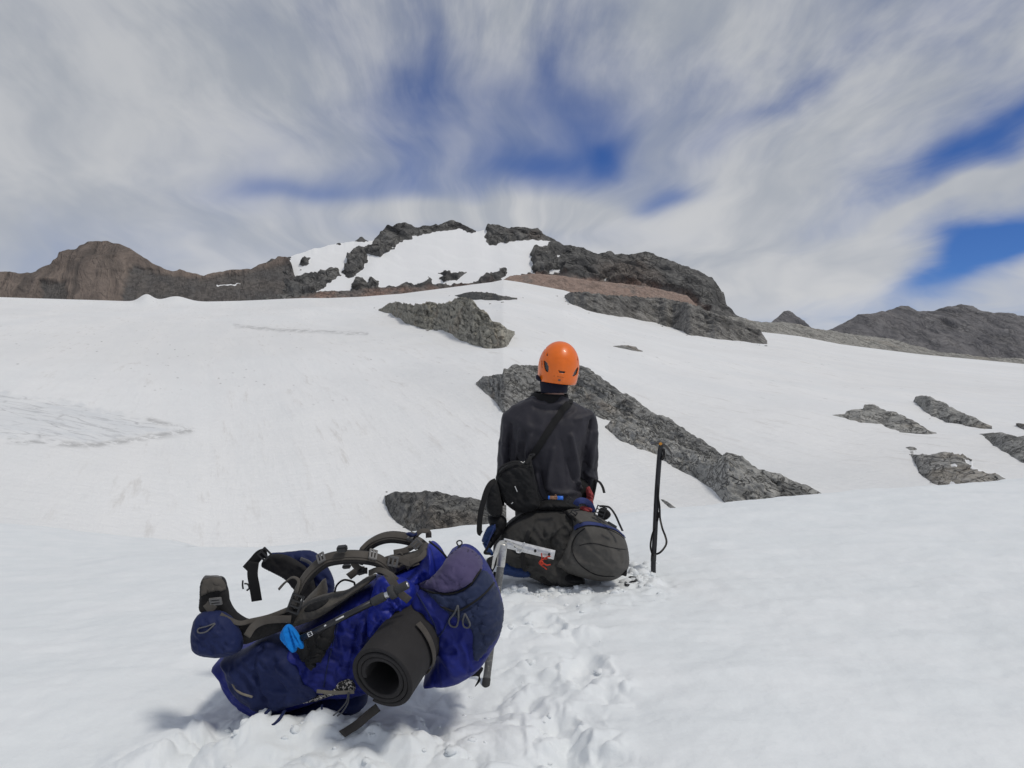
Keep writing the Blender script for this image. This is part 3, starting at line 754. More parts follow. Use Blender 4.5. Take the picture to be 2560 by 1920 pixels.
bank('rock_outcrop', C5([(1320, 1258), (1380, 1266), (1400, 1255), (1430, 1270), (1480, 1255), (1530, 1243), (1590, 1250), (1650, 1272), (1668, 1256), (1740, 1298), (1752, 1360), (1850, 1395), (1900, 1385), (1950, 1420), (2010, 1447)]),
     C5([(1320, 1262), (1345, 1300), (1352, 1370), (1400, 1405), (1470, 1443), (1640, 1482), (1850, 1490), (2010, 1480)]), M['rock_pale_snow'], tilt=16, amp=0.16, ns=2.4, step=1.6, topn=2.5, seed=7.9,
     rockpolys=[C5([(1318, 1255), (1400, 1250), (1480, 1253), (1530, 1238), (1590, 1245), (1650, 1262), (1690, 1310), (1725, 1345), (1730, 1365), (1850, 1392), (1900, 1378), (1950, 1415), (2020, 1440), (2020, 1520), (1500, 1520), (1380, 1440), (1300, 1370), (1300, 1290)]),
                C5([(1640, 1255), (1680, 1255), (1745, 1300), (1700, 1300)])], holes=[C5([(1575, 1325), (1620, 1325), (1660, 1345), (1640, 1358), (1590, 1345)]), C5([(1560, 1460), (1600, 1440), (1650, 1478), (1600, 1482)])],
     label='ragged broken rock outcrop at the right just above the near snow edge', cat='rock outcrop', vrow=2.2)
bank('rock_outcrop', C5([(1283, 1212), (1310, 1207), (1345, 1211), (1364, 1225)]), C5([(1283, 1215), (1310, 1226), (1340, 1233), (1364, 1228)]), M['rock_grey'], tilt=14, amp=0.2, ns=1.4, step=1.4, topn=1.0, seed=8.9,
     label='tiny rock up left of the ragged broken outcrop at the right', cat='rock')
bank('rock_outcrop', C5([(2046, 1045), (2080, 1045), (2120, 1055), (2200, 1080)]), C5([(2046, 1049), (2080, 1065), (2110, 1080), (2200, 1090)]), M['rock_grey'], tilt=18, amp=0.2, ns=1.4, step=1.6, topn=1.0, seed=9.9,
     label='small dark rock touching the right picture edge above the smooth slab', cat='rock')

# loose stones melted out round the outcrops
def stones():
    R = random.Random(11)
    base = bmesh.new(); bmesh.ops.create_icosphere(base, subdivisions=1, radius=1)
    bv = np.array([tuple(v_.co) for v_ in base.verts]); bf = [tuple(v_.index for v_ in f_.verts) for f_ in base.faces]; base.free()
    vs, fs = [], []
    for U, Vb, Vt, m_ in EDGES:
        n = int(len(U) * 0.16)
        for _ in range(n):
            i = R.randrange(len(U))
            if R.random() < 0.75: u_, v_ = U[i] + R.gauss(0, 5), Vb[i] + abs(R.gauss(0, 3.5)) - 1
            else:
                e = R.choice((0, len(U) - 1)); u_, v_ = U[e] + R.gauss(0, 10), Vb[e] + R.gauss(0, 5)
            if not 0 < u_ < 2600: continue
            y_ = slope_Y(u_, v_)
            s = y_ / F * R.choice((0.8, 1.0, 1.3, 1.8, 2.6))
            c = P(u_, v_, y_)
            rr = np.array([R.uniform(0.65, 1.3) for _ in bv])
            co = bv * rr[:, None] * np.array([s * R.uniform(1.1, 2.0), s * R.uniform(0.8, 1.5), s * R.uniform(0.4, 0.8)]) + np.array(c)
            k = len(vs); vs.extend(co.tolist()); fs.extend([tuple(k + q for q in f_) for f_ in bf])
    o = link('loose_stones', mesh(vs, fs), M['rock_grey'], smooth=False)
    tag(o, 'small loose stones melted out of the snow round the rock outcrops', 'stones', kind='stuff')
stones()

# ------------------------------------------------------------------ modelling helpers for the gear
K1 = lambda *p: [(440 + 0.3888 * a, 1280 + 0.3888 * b) for a, b in p]        # blue pack
K2 = lambda *p: [(1120 + 0.41 * a, 820 + 0.41 * b) for a, b in p]            # seated person
K3 = lambda *p: [(1180 + 0.21696 * a, 1120 + 0.21696 * b) for a, b in p]     # grey pack
K4 = lambda *p: [(1220 + 0.1929 * a, 840 + 0.1929 * b) for a, b in p]        # helmet
K5 = lambda *p: [(1580 + 0.241 * a, 1080 + 0.241 * b) for a, b in p]         # upright axe
def catmull(pts, n=6, closed=False):
    pts = [np.array(p, float) for p in pts]
    m_ = len(pts)
    if m_ < 3: 
        return [tuple(pts[0] + (pts[-1] - pts[0]) * t) for t in np.linspace(0, 1, n + 1)]
    out = []
    rngs = range(m_) if closed else range(m_ - 1)
    for i in rngs:
        p1, p2 = pts[i], pts[(i + 1) % m_]
        p0 = pts[i - 1] if (closed or i > 0) else 2 * p1 - p2
        p3 = pts[(i + 2) % m_] if (closed or i + 2 < m_) else 2 * p2 - p1
        # centripetal-ish tangents keep corners tidy
        for t in np.linspace(0, 1, n, endpoint=False):
            a = -t + 2 * t * t - t ** 3; b_ = 2 - 5 * t * t + 3 * t ** 3; c = t + 4 * t * t - 3 * t ** 3; d_ = -t * t + t ** 3
            out.append(tuple(0.5 * (a * p0 + b_ * p1 + c * p2 + d_ * p3)))
    if not closed:
        out.append(tuple(pts[-1]))
    return out
def cdt(poly, res):
    """triangulate a picture-plane outline with an even field of inner points"""
    poly = np.array(poly)
    # resample the outline evenly
    seg = np.vstack([poly, poly[:1]]); L = np.r_[0, np.cumsum(np.hypot(*np.diff(seg, axis=0).T))]
    n = max(8, int(L[-1] / (res * 0.8)))
    q = np.linspace(0, L[-1], n, endpoint=False)
    bd = np.stack([np.interp(q, L, seg[:, 0]), np.interp(q, L, seg[:, 1])], 1)
    x0, y0 = bd.min(0); x1, y1 = bd.max(0)
    gx, gy = np.meshgrid(np.arange(x0, x1, res), np.arange(y0, y1, res * 0.866))
    gx = gx + (np.arange(gx.shape[0]) % 2)[:, None] * res * 0.5
    gx, gy = gx.ravel(), gy.ravel()
    d_ = polydist(gx, gy, bd)
    k = inpoly(gx, gy, bd) & (d_ > res * 0.55)
    pts = np.vstack([bd, np.stack([gx[k], gy[k]], 1)])
    vs, es, fs, *_ = delaunay_2d_cdt([Vector(p) for p in pts], [(i, (i + 1) % n) for i in range(n)], [], 0, 1e-5)
    vs = np.array([tuple(v_) for v_ in vs])
    c = np.array([vs[list(f)].mean(0) for f in fs])
    ok = inpoly(c[:, 0], c[:, 1], bd)
    fs = [tuple(f) for f, o_ in zip(fs, ok) if o_]
    d_ = polydist(vs[:, 0], vs[:, 1], bd)
    return vs, fs, d_, d_ < res * 0.02
def creased(U, V, creases):
    r = np.zeros(len(U))
    for pl, amp, wd in creases:
        dd = polydist(U, V, catmull(pl, 5), closed=False)
        a = amp * (np.exp(-(dd / wd) ** 2) if amp > 0 else np.exp(-dd / (wd * 0.75)))
        r += a
    return r
def puffy(name, poly, Y, front, back, mat_, parent, R=40, res=5.0, creases=(), wr=(0.004, 22.0), tu=0.0, tv=0.0, sharp=False, seed=0.0, power=2.0, dome=0.0):
    """a stuffed fabric volume: outline in the picture plane at depth Y, swelling by `front` towards the viewer and `back` away"""
    pl = poly if sharp else catmull(poly, 5, True)
    vs, fs, d_, bd = cdt(pl, res)
    U, V = vs[:, 0], vs[:, 1]
    uc, vc = np.mean([p[0] for p in poly]), np.mean([p[1] for p in poly])
    Yp = Y + tu * (U - uc) + tv * (V - vc)
    f = (1 - (1 - np.clip(d_ / R, 0, 1)) ** power) ** (1 / power)
    if dome: f = f * (1 - dome + dome * np.clip(d_ / max(d_.max(), 1e-6), 0, 1) ** 0.7)
    cr = creased(U, V, creases) * np.clip(d_ / 8.0, 0, 1)
    ed = np.clip(d_ / (R * 0.4), 0, 1)
    fold = fbm(U / wr[1] + seed, V / wr[1], seed, 2, 2.0, 0.4)
    soft = -np.abs(perlin(U / (wr[1] * 1.9) + seed + 0.4 * fold, V / (wr[1] * 1.9), seed + 5))
    pu, pv = (U + V) / wr[1] * 0.42, (U - V) / wr[1] * 0.95
    crump = -1.2 * np.abs(perlin(pu * 0.8 + 0.5 * fold + seed, pv * 0.8 + seed, seed + 2)) - 0.28 * np.abs(perlin(pu * 2.0 + 5, pv * 1.6 + 0.5 * fold, seed + 8))
    hf = front * f + cr + wr[0] * ed * (0.55 * fold + 0.45 * soft + 1.1 * crump)
    hb = back * f + wr[0] * ed * fold
    X0 = (U - 1280) / F * Yp; Z0 = CAMZ - (V - 960) / F * Yp
    n = len(vs)
    vf = np.stack([X0, Yp - hf, Z0], 1)
    vb = np.stack([X0, Yp + hb, Z0], 1)
    ids = np.arange(n) + n
    ids[bd] = np.arange(n)[bd]
    faces = [f_[::-1] for f_ in fs] + [tuple(ids[i] for i in f_) for f_ in fs]
    co = np.vstack([vf, vb])
    me = mesh(co, faces)
    bm = bmesh.new(); bm.from_mesh(me)
    bmesh.ops.delete(bm, geom=[v_ for v_ in bm.verts if not v_.link_faces], context='VERTS')
    bmesh.ops.recalc_face_normals(bm, faces=bm.faces); bm.to_mesh(me); bm.free()
    return link(name, me, mat_, parent)
def world_bvh(*objs):
    vs, fs = [], []
    for o in objs:
        off = Vector((0, 0, 0)); p = o
        while p is not None:
            off = off + p.location; p = p.parent
        n0 = len(vs)
        vs += [v_.co + off for v_ in o.data.vertices]
        fs += [tuple(n0 + i for i in f_.vertices) for f_ in o.data.polygons]
    return BVHTree.FromPolygons(vs, fs)
def hit(bvh, U, V, off=0.0, near=True):
    d_ = Vector(((U - 1280) / F, 1, -(V - 960) / F)).normalized()
    o = Vector((0, 0, CAMZ))
    loc, nrm, i, dist = bvh.ray_cast(o, d_)
    if loc is None:
        # walk to the closest surface point on the ray near it
        best = None
        for t in np.linspace(1.6, 4.6, 61):
            l2, n2, i2, dd = bvh.find_nearest(o + d_ * t)
            if l2 is not None and (best is None or dd < best[0]):
                best = (dd, l2, n2)
        loc, nrm = best[1], best[2]
    if nrm.dot(d_) > 0: nrm = -nrm
    return loc + nrm * off, nrm
def patch(name, poly, bvh, mat_, parent, off=0.003, puff=0.0, R=12, res=4.0, sharp=False, creases=(), wr=(0.0, 15.0)):
    """a panel sewn on a surface: follows it, edges turned under"""
    pl = poly if sharp else catmull(poly, 5, True)
    vs, fs, d_, bd = cdt(pl, res)
    f = np.sqrt(1 - (1 - np.clip(d_ / R, 0, 1)) ** 2)
    cr = creased(vs[:, 0], vs[:, 1], creases) + wr[0] * fbm(vs[:, 0] / wr[1], vs[:, 1] / wr[1], 1.0, 3)
    co = []
    for (a, b_), ff, e, c in zip(vs, f, bd, cr):
        co.append(hit(bvh, a, b_, -0.002 if e else off + puff * ff + c * min(1, ff))[0])
    me = mesh(co, [f_[::-1] for f_ in fs])
    return link(name, me, mat_, parent)
def tube_data(pts, r, n=8, cap=True):
    pts = [Vector(p) for p in pts]
    rs = r if hasattr(r, '__len__') else [r] * len(pts)
    vs, fs = [], []
    t0 = (pts[1] - pts[0]).normalized()
    nrm = t0.orthogonal().normalized()
    for i, p in enumerate(pts):
        t = (pts[min(i + 1, len(pts) - 1)] - pts[max(i - 1, 0)])
        t = t.normalized() if t.length > 1e-9 else t0
        nrm = (nrm - t * nrm.dot(t))
        nrm = nrm.normalized() if nrm.length > 1e-6 else t.orthogonal().normalized()
        bn = t.cross(nrm)
        for k in range(n):
            a = 2 * math.pi * k / n
            vs.append(p + (nrm * math.cos(a) + bn * math.sin(a)) * rs[i])
    for i in range(len(pts) - 1):
        for k in range(n):
            fs.append((i * n + k, i * n + (k + 1) % n, (i + 1) * n + (k + 1) % n, (i + 1) * n + k))
    if cap:
        fs.append(tuple(range(n))[::-1]); fs.append(tuple(range((len(pts) - 1) * n, len(pts) * n)))
    return vs, fs
def tube(name, pts, r, mat_, parent, n=8, sm=6, closed=False):
    if sm and len(pts) > 2:
        if hasattr(r, '__len__'):
            q = catmull([(*p, rr) for p, rr in zip(pts, r)], sm, closed); pts = [a[:3] for a in q]; r = [max(a[3], 1e-4) for a in q]
        else:
            pts = catmull(pts, sm, closed)
    return link(name, mesh(*tube_data(pts, r, n)), mat_, parent)
def ribbon_data(pts, width, thick, nrm):
    pts = [Vector(p) for p in pts]
    vs, fs = [], []
    m_ = len(pts)
    for i, p in enumerate(pts):
        t = (pts[min(i + 1, m_ - 1)] - pts[max(i - 1, 0)]).normalized()
        nn = Vector(nrm[min(i, len(nrm) - 1)]) if isinstance(nrm, list) else Vector(nrm)
        nn = (nn - t * nn.dot(t)).normalized()
        w_ = t.cross(nn)
        ww_ = width[i] if hasattr(width, '__len__') else width
        for a, b_ in ((-.5, -.35), (-.42, -.5), (.42, -.5), (.5, -.35), (.5, .35), (.42, .5), (-.42, .5), (-.5, .35)):
            vs.append(p + w_ * a * ww_ + nn * b_ * thick)
    for i in range(m_ - 1):
        for k in range(8):
            fs.append((i * 8 + k, i * 8 + (k + 1) % 8, (i + 1) * 8 + (k + 1) % 8, (i + 1) * 8 + k))
    fs.append(tuple(range(8))[::-1]); fs.append(tuple(range((m_ - 1) * 8, m_ * 8)))
    return vs, fs
def ribbon(name, pts, width, mat_, parent, thick=0.0025, nrm=(0, -1, 0), sm=6):
    if sm: 
        if hasattr(width, '__len__'):
            q = catmull([(*p, ww_) for p, ww_ in zip(pts, width)], sm); pts = [a[:3] for a in q]; width = [a[3] for a in q]
        else: pts = catmull(pts, sm)
    me = mesh(*ribbon_data(pts, width, thick, nrm))
    bm = bmesh.new(); bm.from_mesh(me); bmesh.ops.recalc_face_normals(bm, faces=bm.faces); bm.to_mesh(me); bm.free()
    return link(name, me, mat_, parent)
def P3(pts, Y):
    """picture points at depth Y (number or list)"""
    Ys = Y if hasattr(Y, '__len__') else [Y] * len(pts)
    return [P(a, b_, y) for (a, b_), y in zip(pts, Ys)]
def ground_Y(U, V):
    """depth at which the near snow is seen at picture position U, V"""
    Y = F / (V - 960)
    for _ in range(8):
        p = P(U, V, Y); Y = 0.5 * Y + 0.5 * (CAMZ - ground(p.x, p.y)) * F / (V - 960)
    return Y
def onsurf(bvh, pts, off, sm=5):
    ps = [hit(bvh, a, b_, off)[0] for a, b_ in catmull(pts, sm)]
    q = [Vector((0, 0, CAMZ)) for _ in ps]
    dep = np.array([p.y for p in ps])
    for _ in range(4):
        dep[1:-1] = np.minimum(dep[1:-1], (dep[:-2] + 2 * dep[1:-1] + dep[2:]) / 4)
    return [P(a, b_, y) for (a, b_), y in zip(catmull(pts, sm), dep)]
def strap_on(name, pts, bvh, width, mat_, parent, off=0.003, thick=0.003, sm=6, limY=None):
    """webbing laid over a surface"""
    ps, ns = [], []
    for a, b_ in catmull(pts, sm):
        l, n_ = hit(bvh, a, b_, off); ps.append(l); ns.append(n_)
    for _ in range(2):
        ps = [ps[0]] + [(ps[i - 1] + ps[i] * 2 + ps[i + 1]) / 4 for i in range(1, len(ps) - 1)] + [ps[-1]]
        ns = [ns[0]] + [(ns[i - 1] + ns[i] * 2 + ns[i + 1]).normalized() for i in range(1, len(ns) - 1)] + [ns[-1]]
    me = mesh(*ribbon_data(ps, width, thick, ns))
    bm = bmesh.new(); bm.from_mesh(me); bmesh.ops.recalc_face_normals(bm, faces=bm.faces); bm.to_mesh(me); bm.free()
    return link(name, me, mat_, parent)
def box_data(c, ax, size, bev=0.002):
    bm = bmesh.new(); bmesh.ops.create_cube(bm, size=1)
    bmesh.ops.scale(bm, vec=size, verts=bm.verts)
    if bev: bmesh.ops.bevel(bm, geom=list(bm.edges), offset=bev, segments=2, affect='EDGES')
    X = Vector(ax[0]).normalized(); Zv = Vector(ax[1]); Zv = (Zv - X * Zv.dot(X)).normalized(); Yv = Zv.cross(X)
    M3 = Matrix((X, Yv, Zv)).transposed()
    vs = [M3 @ v_.co + Vector(c) for v_ in bm.verts]
    bm.verts.index_update()
    fs = [tuple(v_.index for v_ in f_.verts) for f_ in bm.faces]
    bm.free()
    return vs, fs
def merge(*datas):
    vs, fs = [], []
    for v_, f_ in datas:
        n = len(vs); vs += list(v_); fs += [tuple(n + i for i in q) for q in f_]
    return vs, fs
def box(name, c, ax, size, mat_, parent, bev=0.002):
    return link(name, mesh(*box_data(c, ax, size, bev)), mat_, parent, smooth=False)
def buckle(name, c, ax, w_, h_, mat_, parent, bars=2):
    """ladder-lock: a frame with cross bars (real slots between them); w_ across, h_ along"""
    X = Vector(ax[0]).normalized(); Zv = Vector(ax[1]); Zv = (Zv - X * Zv.dot(X)).normalized(); c = Vector(c); t = 0.006
    Yv = Zv.cross(X)   # thickness direction
    ds = []
    for s in (-1, 1):
        ds.append(box_data(c + X * s * (w_ - t) / 2, (X, Zv), (t, t, h_), 0.0015))
    for k in range(bars + 1):
        ds.append(box_data(c + Zv * (-h_ / 2 + t / 2 + (h_ - t) * k / bars), (X, Zv), (w_ - t, t, t * 0.9), 0.001))
    return link(name, mesh(*merge(*ds)), mat_, parent, smooth=False)
def capsule_data(p0, r0, p1, r1, sy=1.0, n=20):
    p0, p1 = Vector(p0), Vector(p1)
    L = (p1 - p0).length
    pts, rs = [], []
    t = (p1 - p0) / L if L > 1e-6 else Vector((0, 0, 1))
    for a in np.linspace(-math.pi / 2 + 0.08, 0, 6): pts.append(p0 + t * math.sin(a) * r0); rs.append(math.cos(a) * r0)
    for k in (0.25, 0.5, 0.75): pts.append(p0.lerp(p1, k)); rs.append(r0 + (r1 - r0) * k)
    for a in np.linspace(0, math.pi / 2 - 0.08, 6): pts.append(p1 + t * math.sin(a) * r1); rs.append(math.cos(a) * r1)
    vs, fs = tube_data(pts, rs, n)
    if sy != 1.0:
        cy = (p0.y + p1.y) / 2
        for v_ in vs: v_.y = cy + (v_.y - cy) * sy
    return vs, fs
def loft_data(rings, n=48, power=2.5):
    """rings of (center, half width x, half depth y)"""
    vs, fs = [], []
    for c, hx, hy in rings:
        for k in range(n):
            a = 2 * math.pi * k / n
            ca, sa = math.cos(a), math.sin(a)
            vs.append(Vector(c) + Vector((hx * math.copysign(abs(ca) ** (2 / power), ca), hy * math.copysign(abs(sa) ** (2 / power), sa), 0)))
    for i in range(len(rings) - 1):
        for k in range(n):
            fs.append((i * n + k, i * n + (k + 1) % n, (i + 1) * n + (k + 1) % n, (i + 1) * n + k))
    fs.append(tuple(range(n))[::-1]); fs.append(tuple(range((len(rings) - 1) * n, len(rings) * n)))
    return vs, fs
def remeshed(datas, voxel, smooth=6):
    """one continuous skin over overlapping volumes"""
    me = mesh(*merge(*datas))
    bm = bmesh.new(); bm.from_mesh(me); bmesh.ops.recalc_face_normals(bm, faces=bm.faces); bm.to_mesh(me); bm.free()
    o = bpy.data.objects.new('tmp', me); COL.objects.link(o)
    r = o.modifiers.new('r', 'REMESH'); r.mode = 'VOXEL'; r.voxel_size = voxel
    s = o.modifiers.new('s', 'SMOOTH'); s.iterations = smooth; s.factor = 0.5
    dg = bpy.context.evaluated_depsgraph_get()
    out = bpy.data.meshes.new_from_object(o.evaluated_get(dg))
    bpy.data.objects.remove(o)
    return out
def sculpt(me, creases, wr=(0.0, 20.0), seed=0.0):
    n = len(me.vertices)
    co = np.zeros(n * 3); me.vertices.foreach_get('co', co); co = co.reshape(-1, 3)
    nr = np.zeros(n * 3); me.vertices.foreach_get('normal', nr); nr = nr.reshape(-1, 3)
    U = 1280 + F * co[:, 0] / co[:, 1]; V = 960 - F * (co[:, 2] - CAMZ) / co[:, 1]
    face = np.clip(-nr[:, 1] * 1.6, 0, 1)
    d_ = creased(U, V, creases) * face
    q = co * (1 / 0.09)
    d_ = d_ + wr[0] * (fbm(q[:, 0] * 1.4 + seed, q[:, 1] * 1.4, q[:, 2] * 0.8, 3) - 0.8 * np.abs(perlin(q[:, 0] * 1.2 + 3, q[:, 1] * 1.2, q[:, 2] * 0.55 + seed)))
    co = co + nr * d_[:, None]
    me.vertices.foreach_set('co', co.ravel()); me.update()
def textobj(name, s, c, X, N, size, mat_, parent, ext=0.0004):
    """raised print: letters lying on a surface, X = reading direction, N = outward normal"""
    cu = bpy.data.curves.new('t', 'FONT'); cu.body = s; cu.size = size; cu.extrude = ext; cu.align_x = 'CENTER'; cu.align_y = 'CENTER'
    o = bpy.data.objects.new('tmp', cu); COL.objects.link(o)
    me = bpy.data.meshes.new_from_object(o.evaluated_get(bpy.context.evaluated_depsgraph_get()))
    bpy.data.objects.remove(o)
    X = Vector(X).normalized(); N = Vector(N); N = (N - X * N.dot(X)).normalized(); Yv = N.cross(X)
    me.transform(Matrix.Translation(Vector(c)) @ Matrix((X, Yv, N)).transposed().to_4x4())
    return link(name, me, mat_, parent, smooth=False)

# ------------------------------------------------------------------ gear materials
def fabric(name, c, c2=None, rough=0.7, weave=900, bump=0.25, var=0.35, sheen=0.15, dust=0.0):
    m_, b, p, pos = mat(name)
    c2 = tuple(x * 0.50 for x in c2) if c2 else None
    c = tuple(x * 0.55 for x in c)
    sheen = sheen * 0.2
    c2 = c2 or tuple(x * 0.7 for x in c)
    n1 = b.noise(pos, 9, 4, 0.6)
    n2 = b.noise(pos, 55, 3, 0.6)
    col_ = b.mix(b.m('MULTIPLY', b.ramp(n1, 0.3, 0.7), 1.0), c2, c)
    col_ = b.mix(b.m('MULTIPLY', b.ramp(n2, 0.45, 0.75), var * 0.5), col_, tuple(min(1, x * 1.35 + 0.004) for x in c))
    if dust:
        col_ = b.mix(b.m('MULTIPLY', b.ramp(b.noise(pos, 22, 5, 0.7), 0.55, 0.8), dust), col_, (0.25, 0.23, 0.2))
    wv = b.noise(pos, weave, 2, 0.5)
    b.put(p.inputs['Base Color'], col_); b.put(p.inputs['Roughness'], rough)
    b.put(p.inputs['Specular IOR Level'], 0.3)
    b.put(p.inputs['Sheen Weight'], sheen)
    h = b.m('ADD', b.m('MULTIPLY', wv, 0.15), b.m('ADD', n2, b.m('MULTIPLY', b.noise(pos, 24, 4, 0.6), 1.4)))
    b.put(p.inputs['Normal'], b.bump(h, min(1, bump * 0.8), 0.004))
    return m_
def solid(name, c, rough=0.4, metal=0.0, bump=0.0, wear=None, coat=0.0, var=0.82):
    m_, b, p, pos = mat(name)
    n1 = b.noise(pos, 35, 5, 0.65)
    col_ = b.mix(b.ramp(n1, 0.35, 0.7), tuple(x * var for x in c), c)
    if wear is not None:
        col_ = b.mix(b.m('MULTIPLY', b.ramp(b.noise(pos, 120, 5, 0.7), 0.52, 0.68), 0.6), col_, wear)
    b.put(p.inputs['Base Color'], col_); b.put(p.inputs['Metallic'], metal)
    b.put(p.inputs['Roughness'], b.ramp(n1, 0.2, 0.8, rough * 0.85, min(1, rough * 1.2)))
    b.put(p.inputs['Coat Weight'], coat)
    if bump: b.put(p.inputs['Normal'], b.bump(b.noise(pos, 180, 4, 0.6), bump, 0.002))
    return m_
M['blue'] = fabric('blue_nylon', (0.008, 0.020, 0.275), (0.0076, 0.018, 0.255), 0.6)
M['royal'] = fabric('royal_nylon', (0.014, 0.034, 0.46), (0.013, 0.032, 0.44), 0.5)
M['navy'] = fabric('navy_nylon', (0.012, 0.026, 0.125), (0.012, 0.024, 0.115), 0.7)
M['slate'] = fabric('slate_nylon', (0.026, 0.043, 0.12), (0.025, 0.040, 0.112), 0.7)
M['purple'] = fabric('faded_purple_nylon', (0.135, 0.11, 0.25), (0.13, 0.105, 0.24), 0.8, sheen=0.3)
M['taupe'] = fabric('taupe_webbing', (0.165, 0.148, 0.128), (0.115, 0.102, 0.09), 0.85, weave=500, dust=0.2)
M['mesh'] = fabric('taupe_mesh', (0.17, 0.155, 0.135), (0.085, 0.078, 0.07), 0.9, weave=350, bump=0.8, var=0.8)
M['black'] = fabric('black_webbing', (0.022, 0.021, 0.022), (0.013, 0.013, 0.014), 0.8, weave=500)
M['blackpad'] = fabric('black_padding', (0.038, 0.036, 0.036), (0.022, 0.021, 0.022), 0.9, bump=0.4, dust=0.08)
M['bagblack'] = fabric('black_nylon', (0.014, 0.014, 0.016), (0.009, 0.009, 0.010), 0.75, bump=0.15)
M['charcoal'] = fabric('charcoal_nylon', (0.155, 0.147, 0.136), (0.135, 0.128, 0.118), 0.85, bump=0.3, dust=0.12)
M['darkgrey'] = fabric('dark_grey_nylon', (0.07, 0.067, 0.063), (0.054, 0.052, 0.049), 0.85, bump=0.3, dust=0.06)
M['packblue'] = fabric('grey_pack_blue', (0.02, 0.075, 0.27), (0.012, 0.04, 0.16), 0.6)
M['zipblue'] = fabric('blue_zip_tape', (0.055, 0.085, 0.30), (0.04, 0.06, 0.22), 0.7)
M['jacket'] = fabric('charcoal_jacket', (0.048, 0.045, 0.060), (0.045, 0.043, 0.057), 0.62, bump=0.12, var=0.2, sheen=0.35)
M['collar'] = fabric('black_collar', (0.012, 0.011, 0.012), (0.009, 0.009, 0.009), 0.8)
M['buff'] = fabric('navy_buff', (0.018, 0.020, 0.052), (0.012, 0.013, 0.035), 0.8)
M['cyan'] = fabric('bright_blue_cloth', (0.0, 0.40, 1.2), (0.0, 0.33, 1.1), 0.8, bump=0.3)
M['red'] = fabric('red_cloth', (0.62, 0.10, 0.10), (0.45, 0.07, 0.075), 0.8)
M['redcord'] = fabric('red_cord', (0.9, 0.09, 0.045), (0.7, 0.07, 0.04), 0.8)
M['cream'] = fabric('cream_cord', (0.42, 0.38, 0.30), (0.30, 0.27, 0.22), 0.9)
M['greycord'] = fabric('grey_cord', (0.20, 0.20, 0.21), (0.13, 0.13, 0.14), 0.8)
M['foam'] = fabric('grey_foam', (0.050, 0.047, 0.048), (0.044, 0.041, 0.042), 0.9, weave=1500, bump=0.12, var=0.2, sheen=0.05, dust=0.05)
M['plastic'] = solid('black_plastic', (0.02, 0.02, 0.021), 0.42)
M['greyplastic'] = solid('grey_plastic', (0.16, 0.155, 0.15), 0.5)
M['rubber'] = solid('dark_rubber', (0.04, 0.04, 0.041), 0.75, bump=0.2)
M['steel'] = solid('steel', (0.62, 0.61, 0.58), 0.35, 0.9, 0.05, wear=(0.28, 0.26, 0.24))
M['alu'] = solid('aluminium', (0.72, 0.72, 0.73), 0.38, 0.75, 0.05, wear=(0.45, 0.44, 0.43))
M['greyshaft'] = solid('grey_shaft', (0.17, 0.17, 0.165), 0.45, 0.5, 0.05, wear=(0.4, 0.38, 0.35))
M['blackshaft'] = solid('black_shaft', (0.022, 0.022, 0.026), 0.35, 0.2)
M['darksteel'] = solid('dark_steel', (0.10, 0.095, 0.09), 0.45, 0.7)
M['orange_metal'] = solid('orange_anodised', (0.62, 0.27, 0.03), 0.5)
M['helmet'] = solid('orange_shell', (0.86, 0.165, 0.006), 0.36, 0.0, 0.0, coat=0.2, var=0.94)
M['liner'] = solid('grey_liner', (0.10, 0.11, 0.115), 0.75)
M['print'] = solid('dark_print', (0.16, 0.045, 0.012), 0.6)
M['white'] = solid('white_print', (0.75, 0.75, 0.75), 0.6)
M['brown'] = solid('brown_label', (0.32, 0.17, 0.10), 0.6)
M['capblue'] = solid('blue_cap', (0.02, 0.17, 0.72), 0.4)
M['skin'] = solid('skin', (0.50, 0.29, 0.23), 0.55)
def camo_material():
    m_, b, p, pos = mat('black_white_pattern')
    n = b.noise(pos, 95, 2, 0.5, 1.5)
    b.put(p.inputs['Base Color'], b.mix(b.ramp(n, 0.53, 0.57), (0.015, 0.015, 0.015), (0.42, 0.40, 0.37)))
    b.put(p.inputs['Roughness'], 0.85)
    return m_
M['camo'] = camo_material()

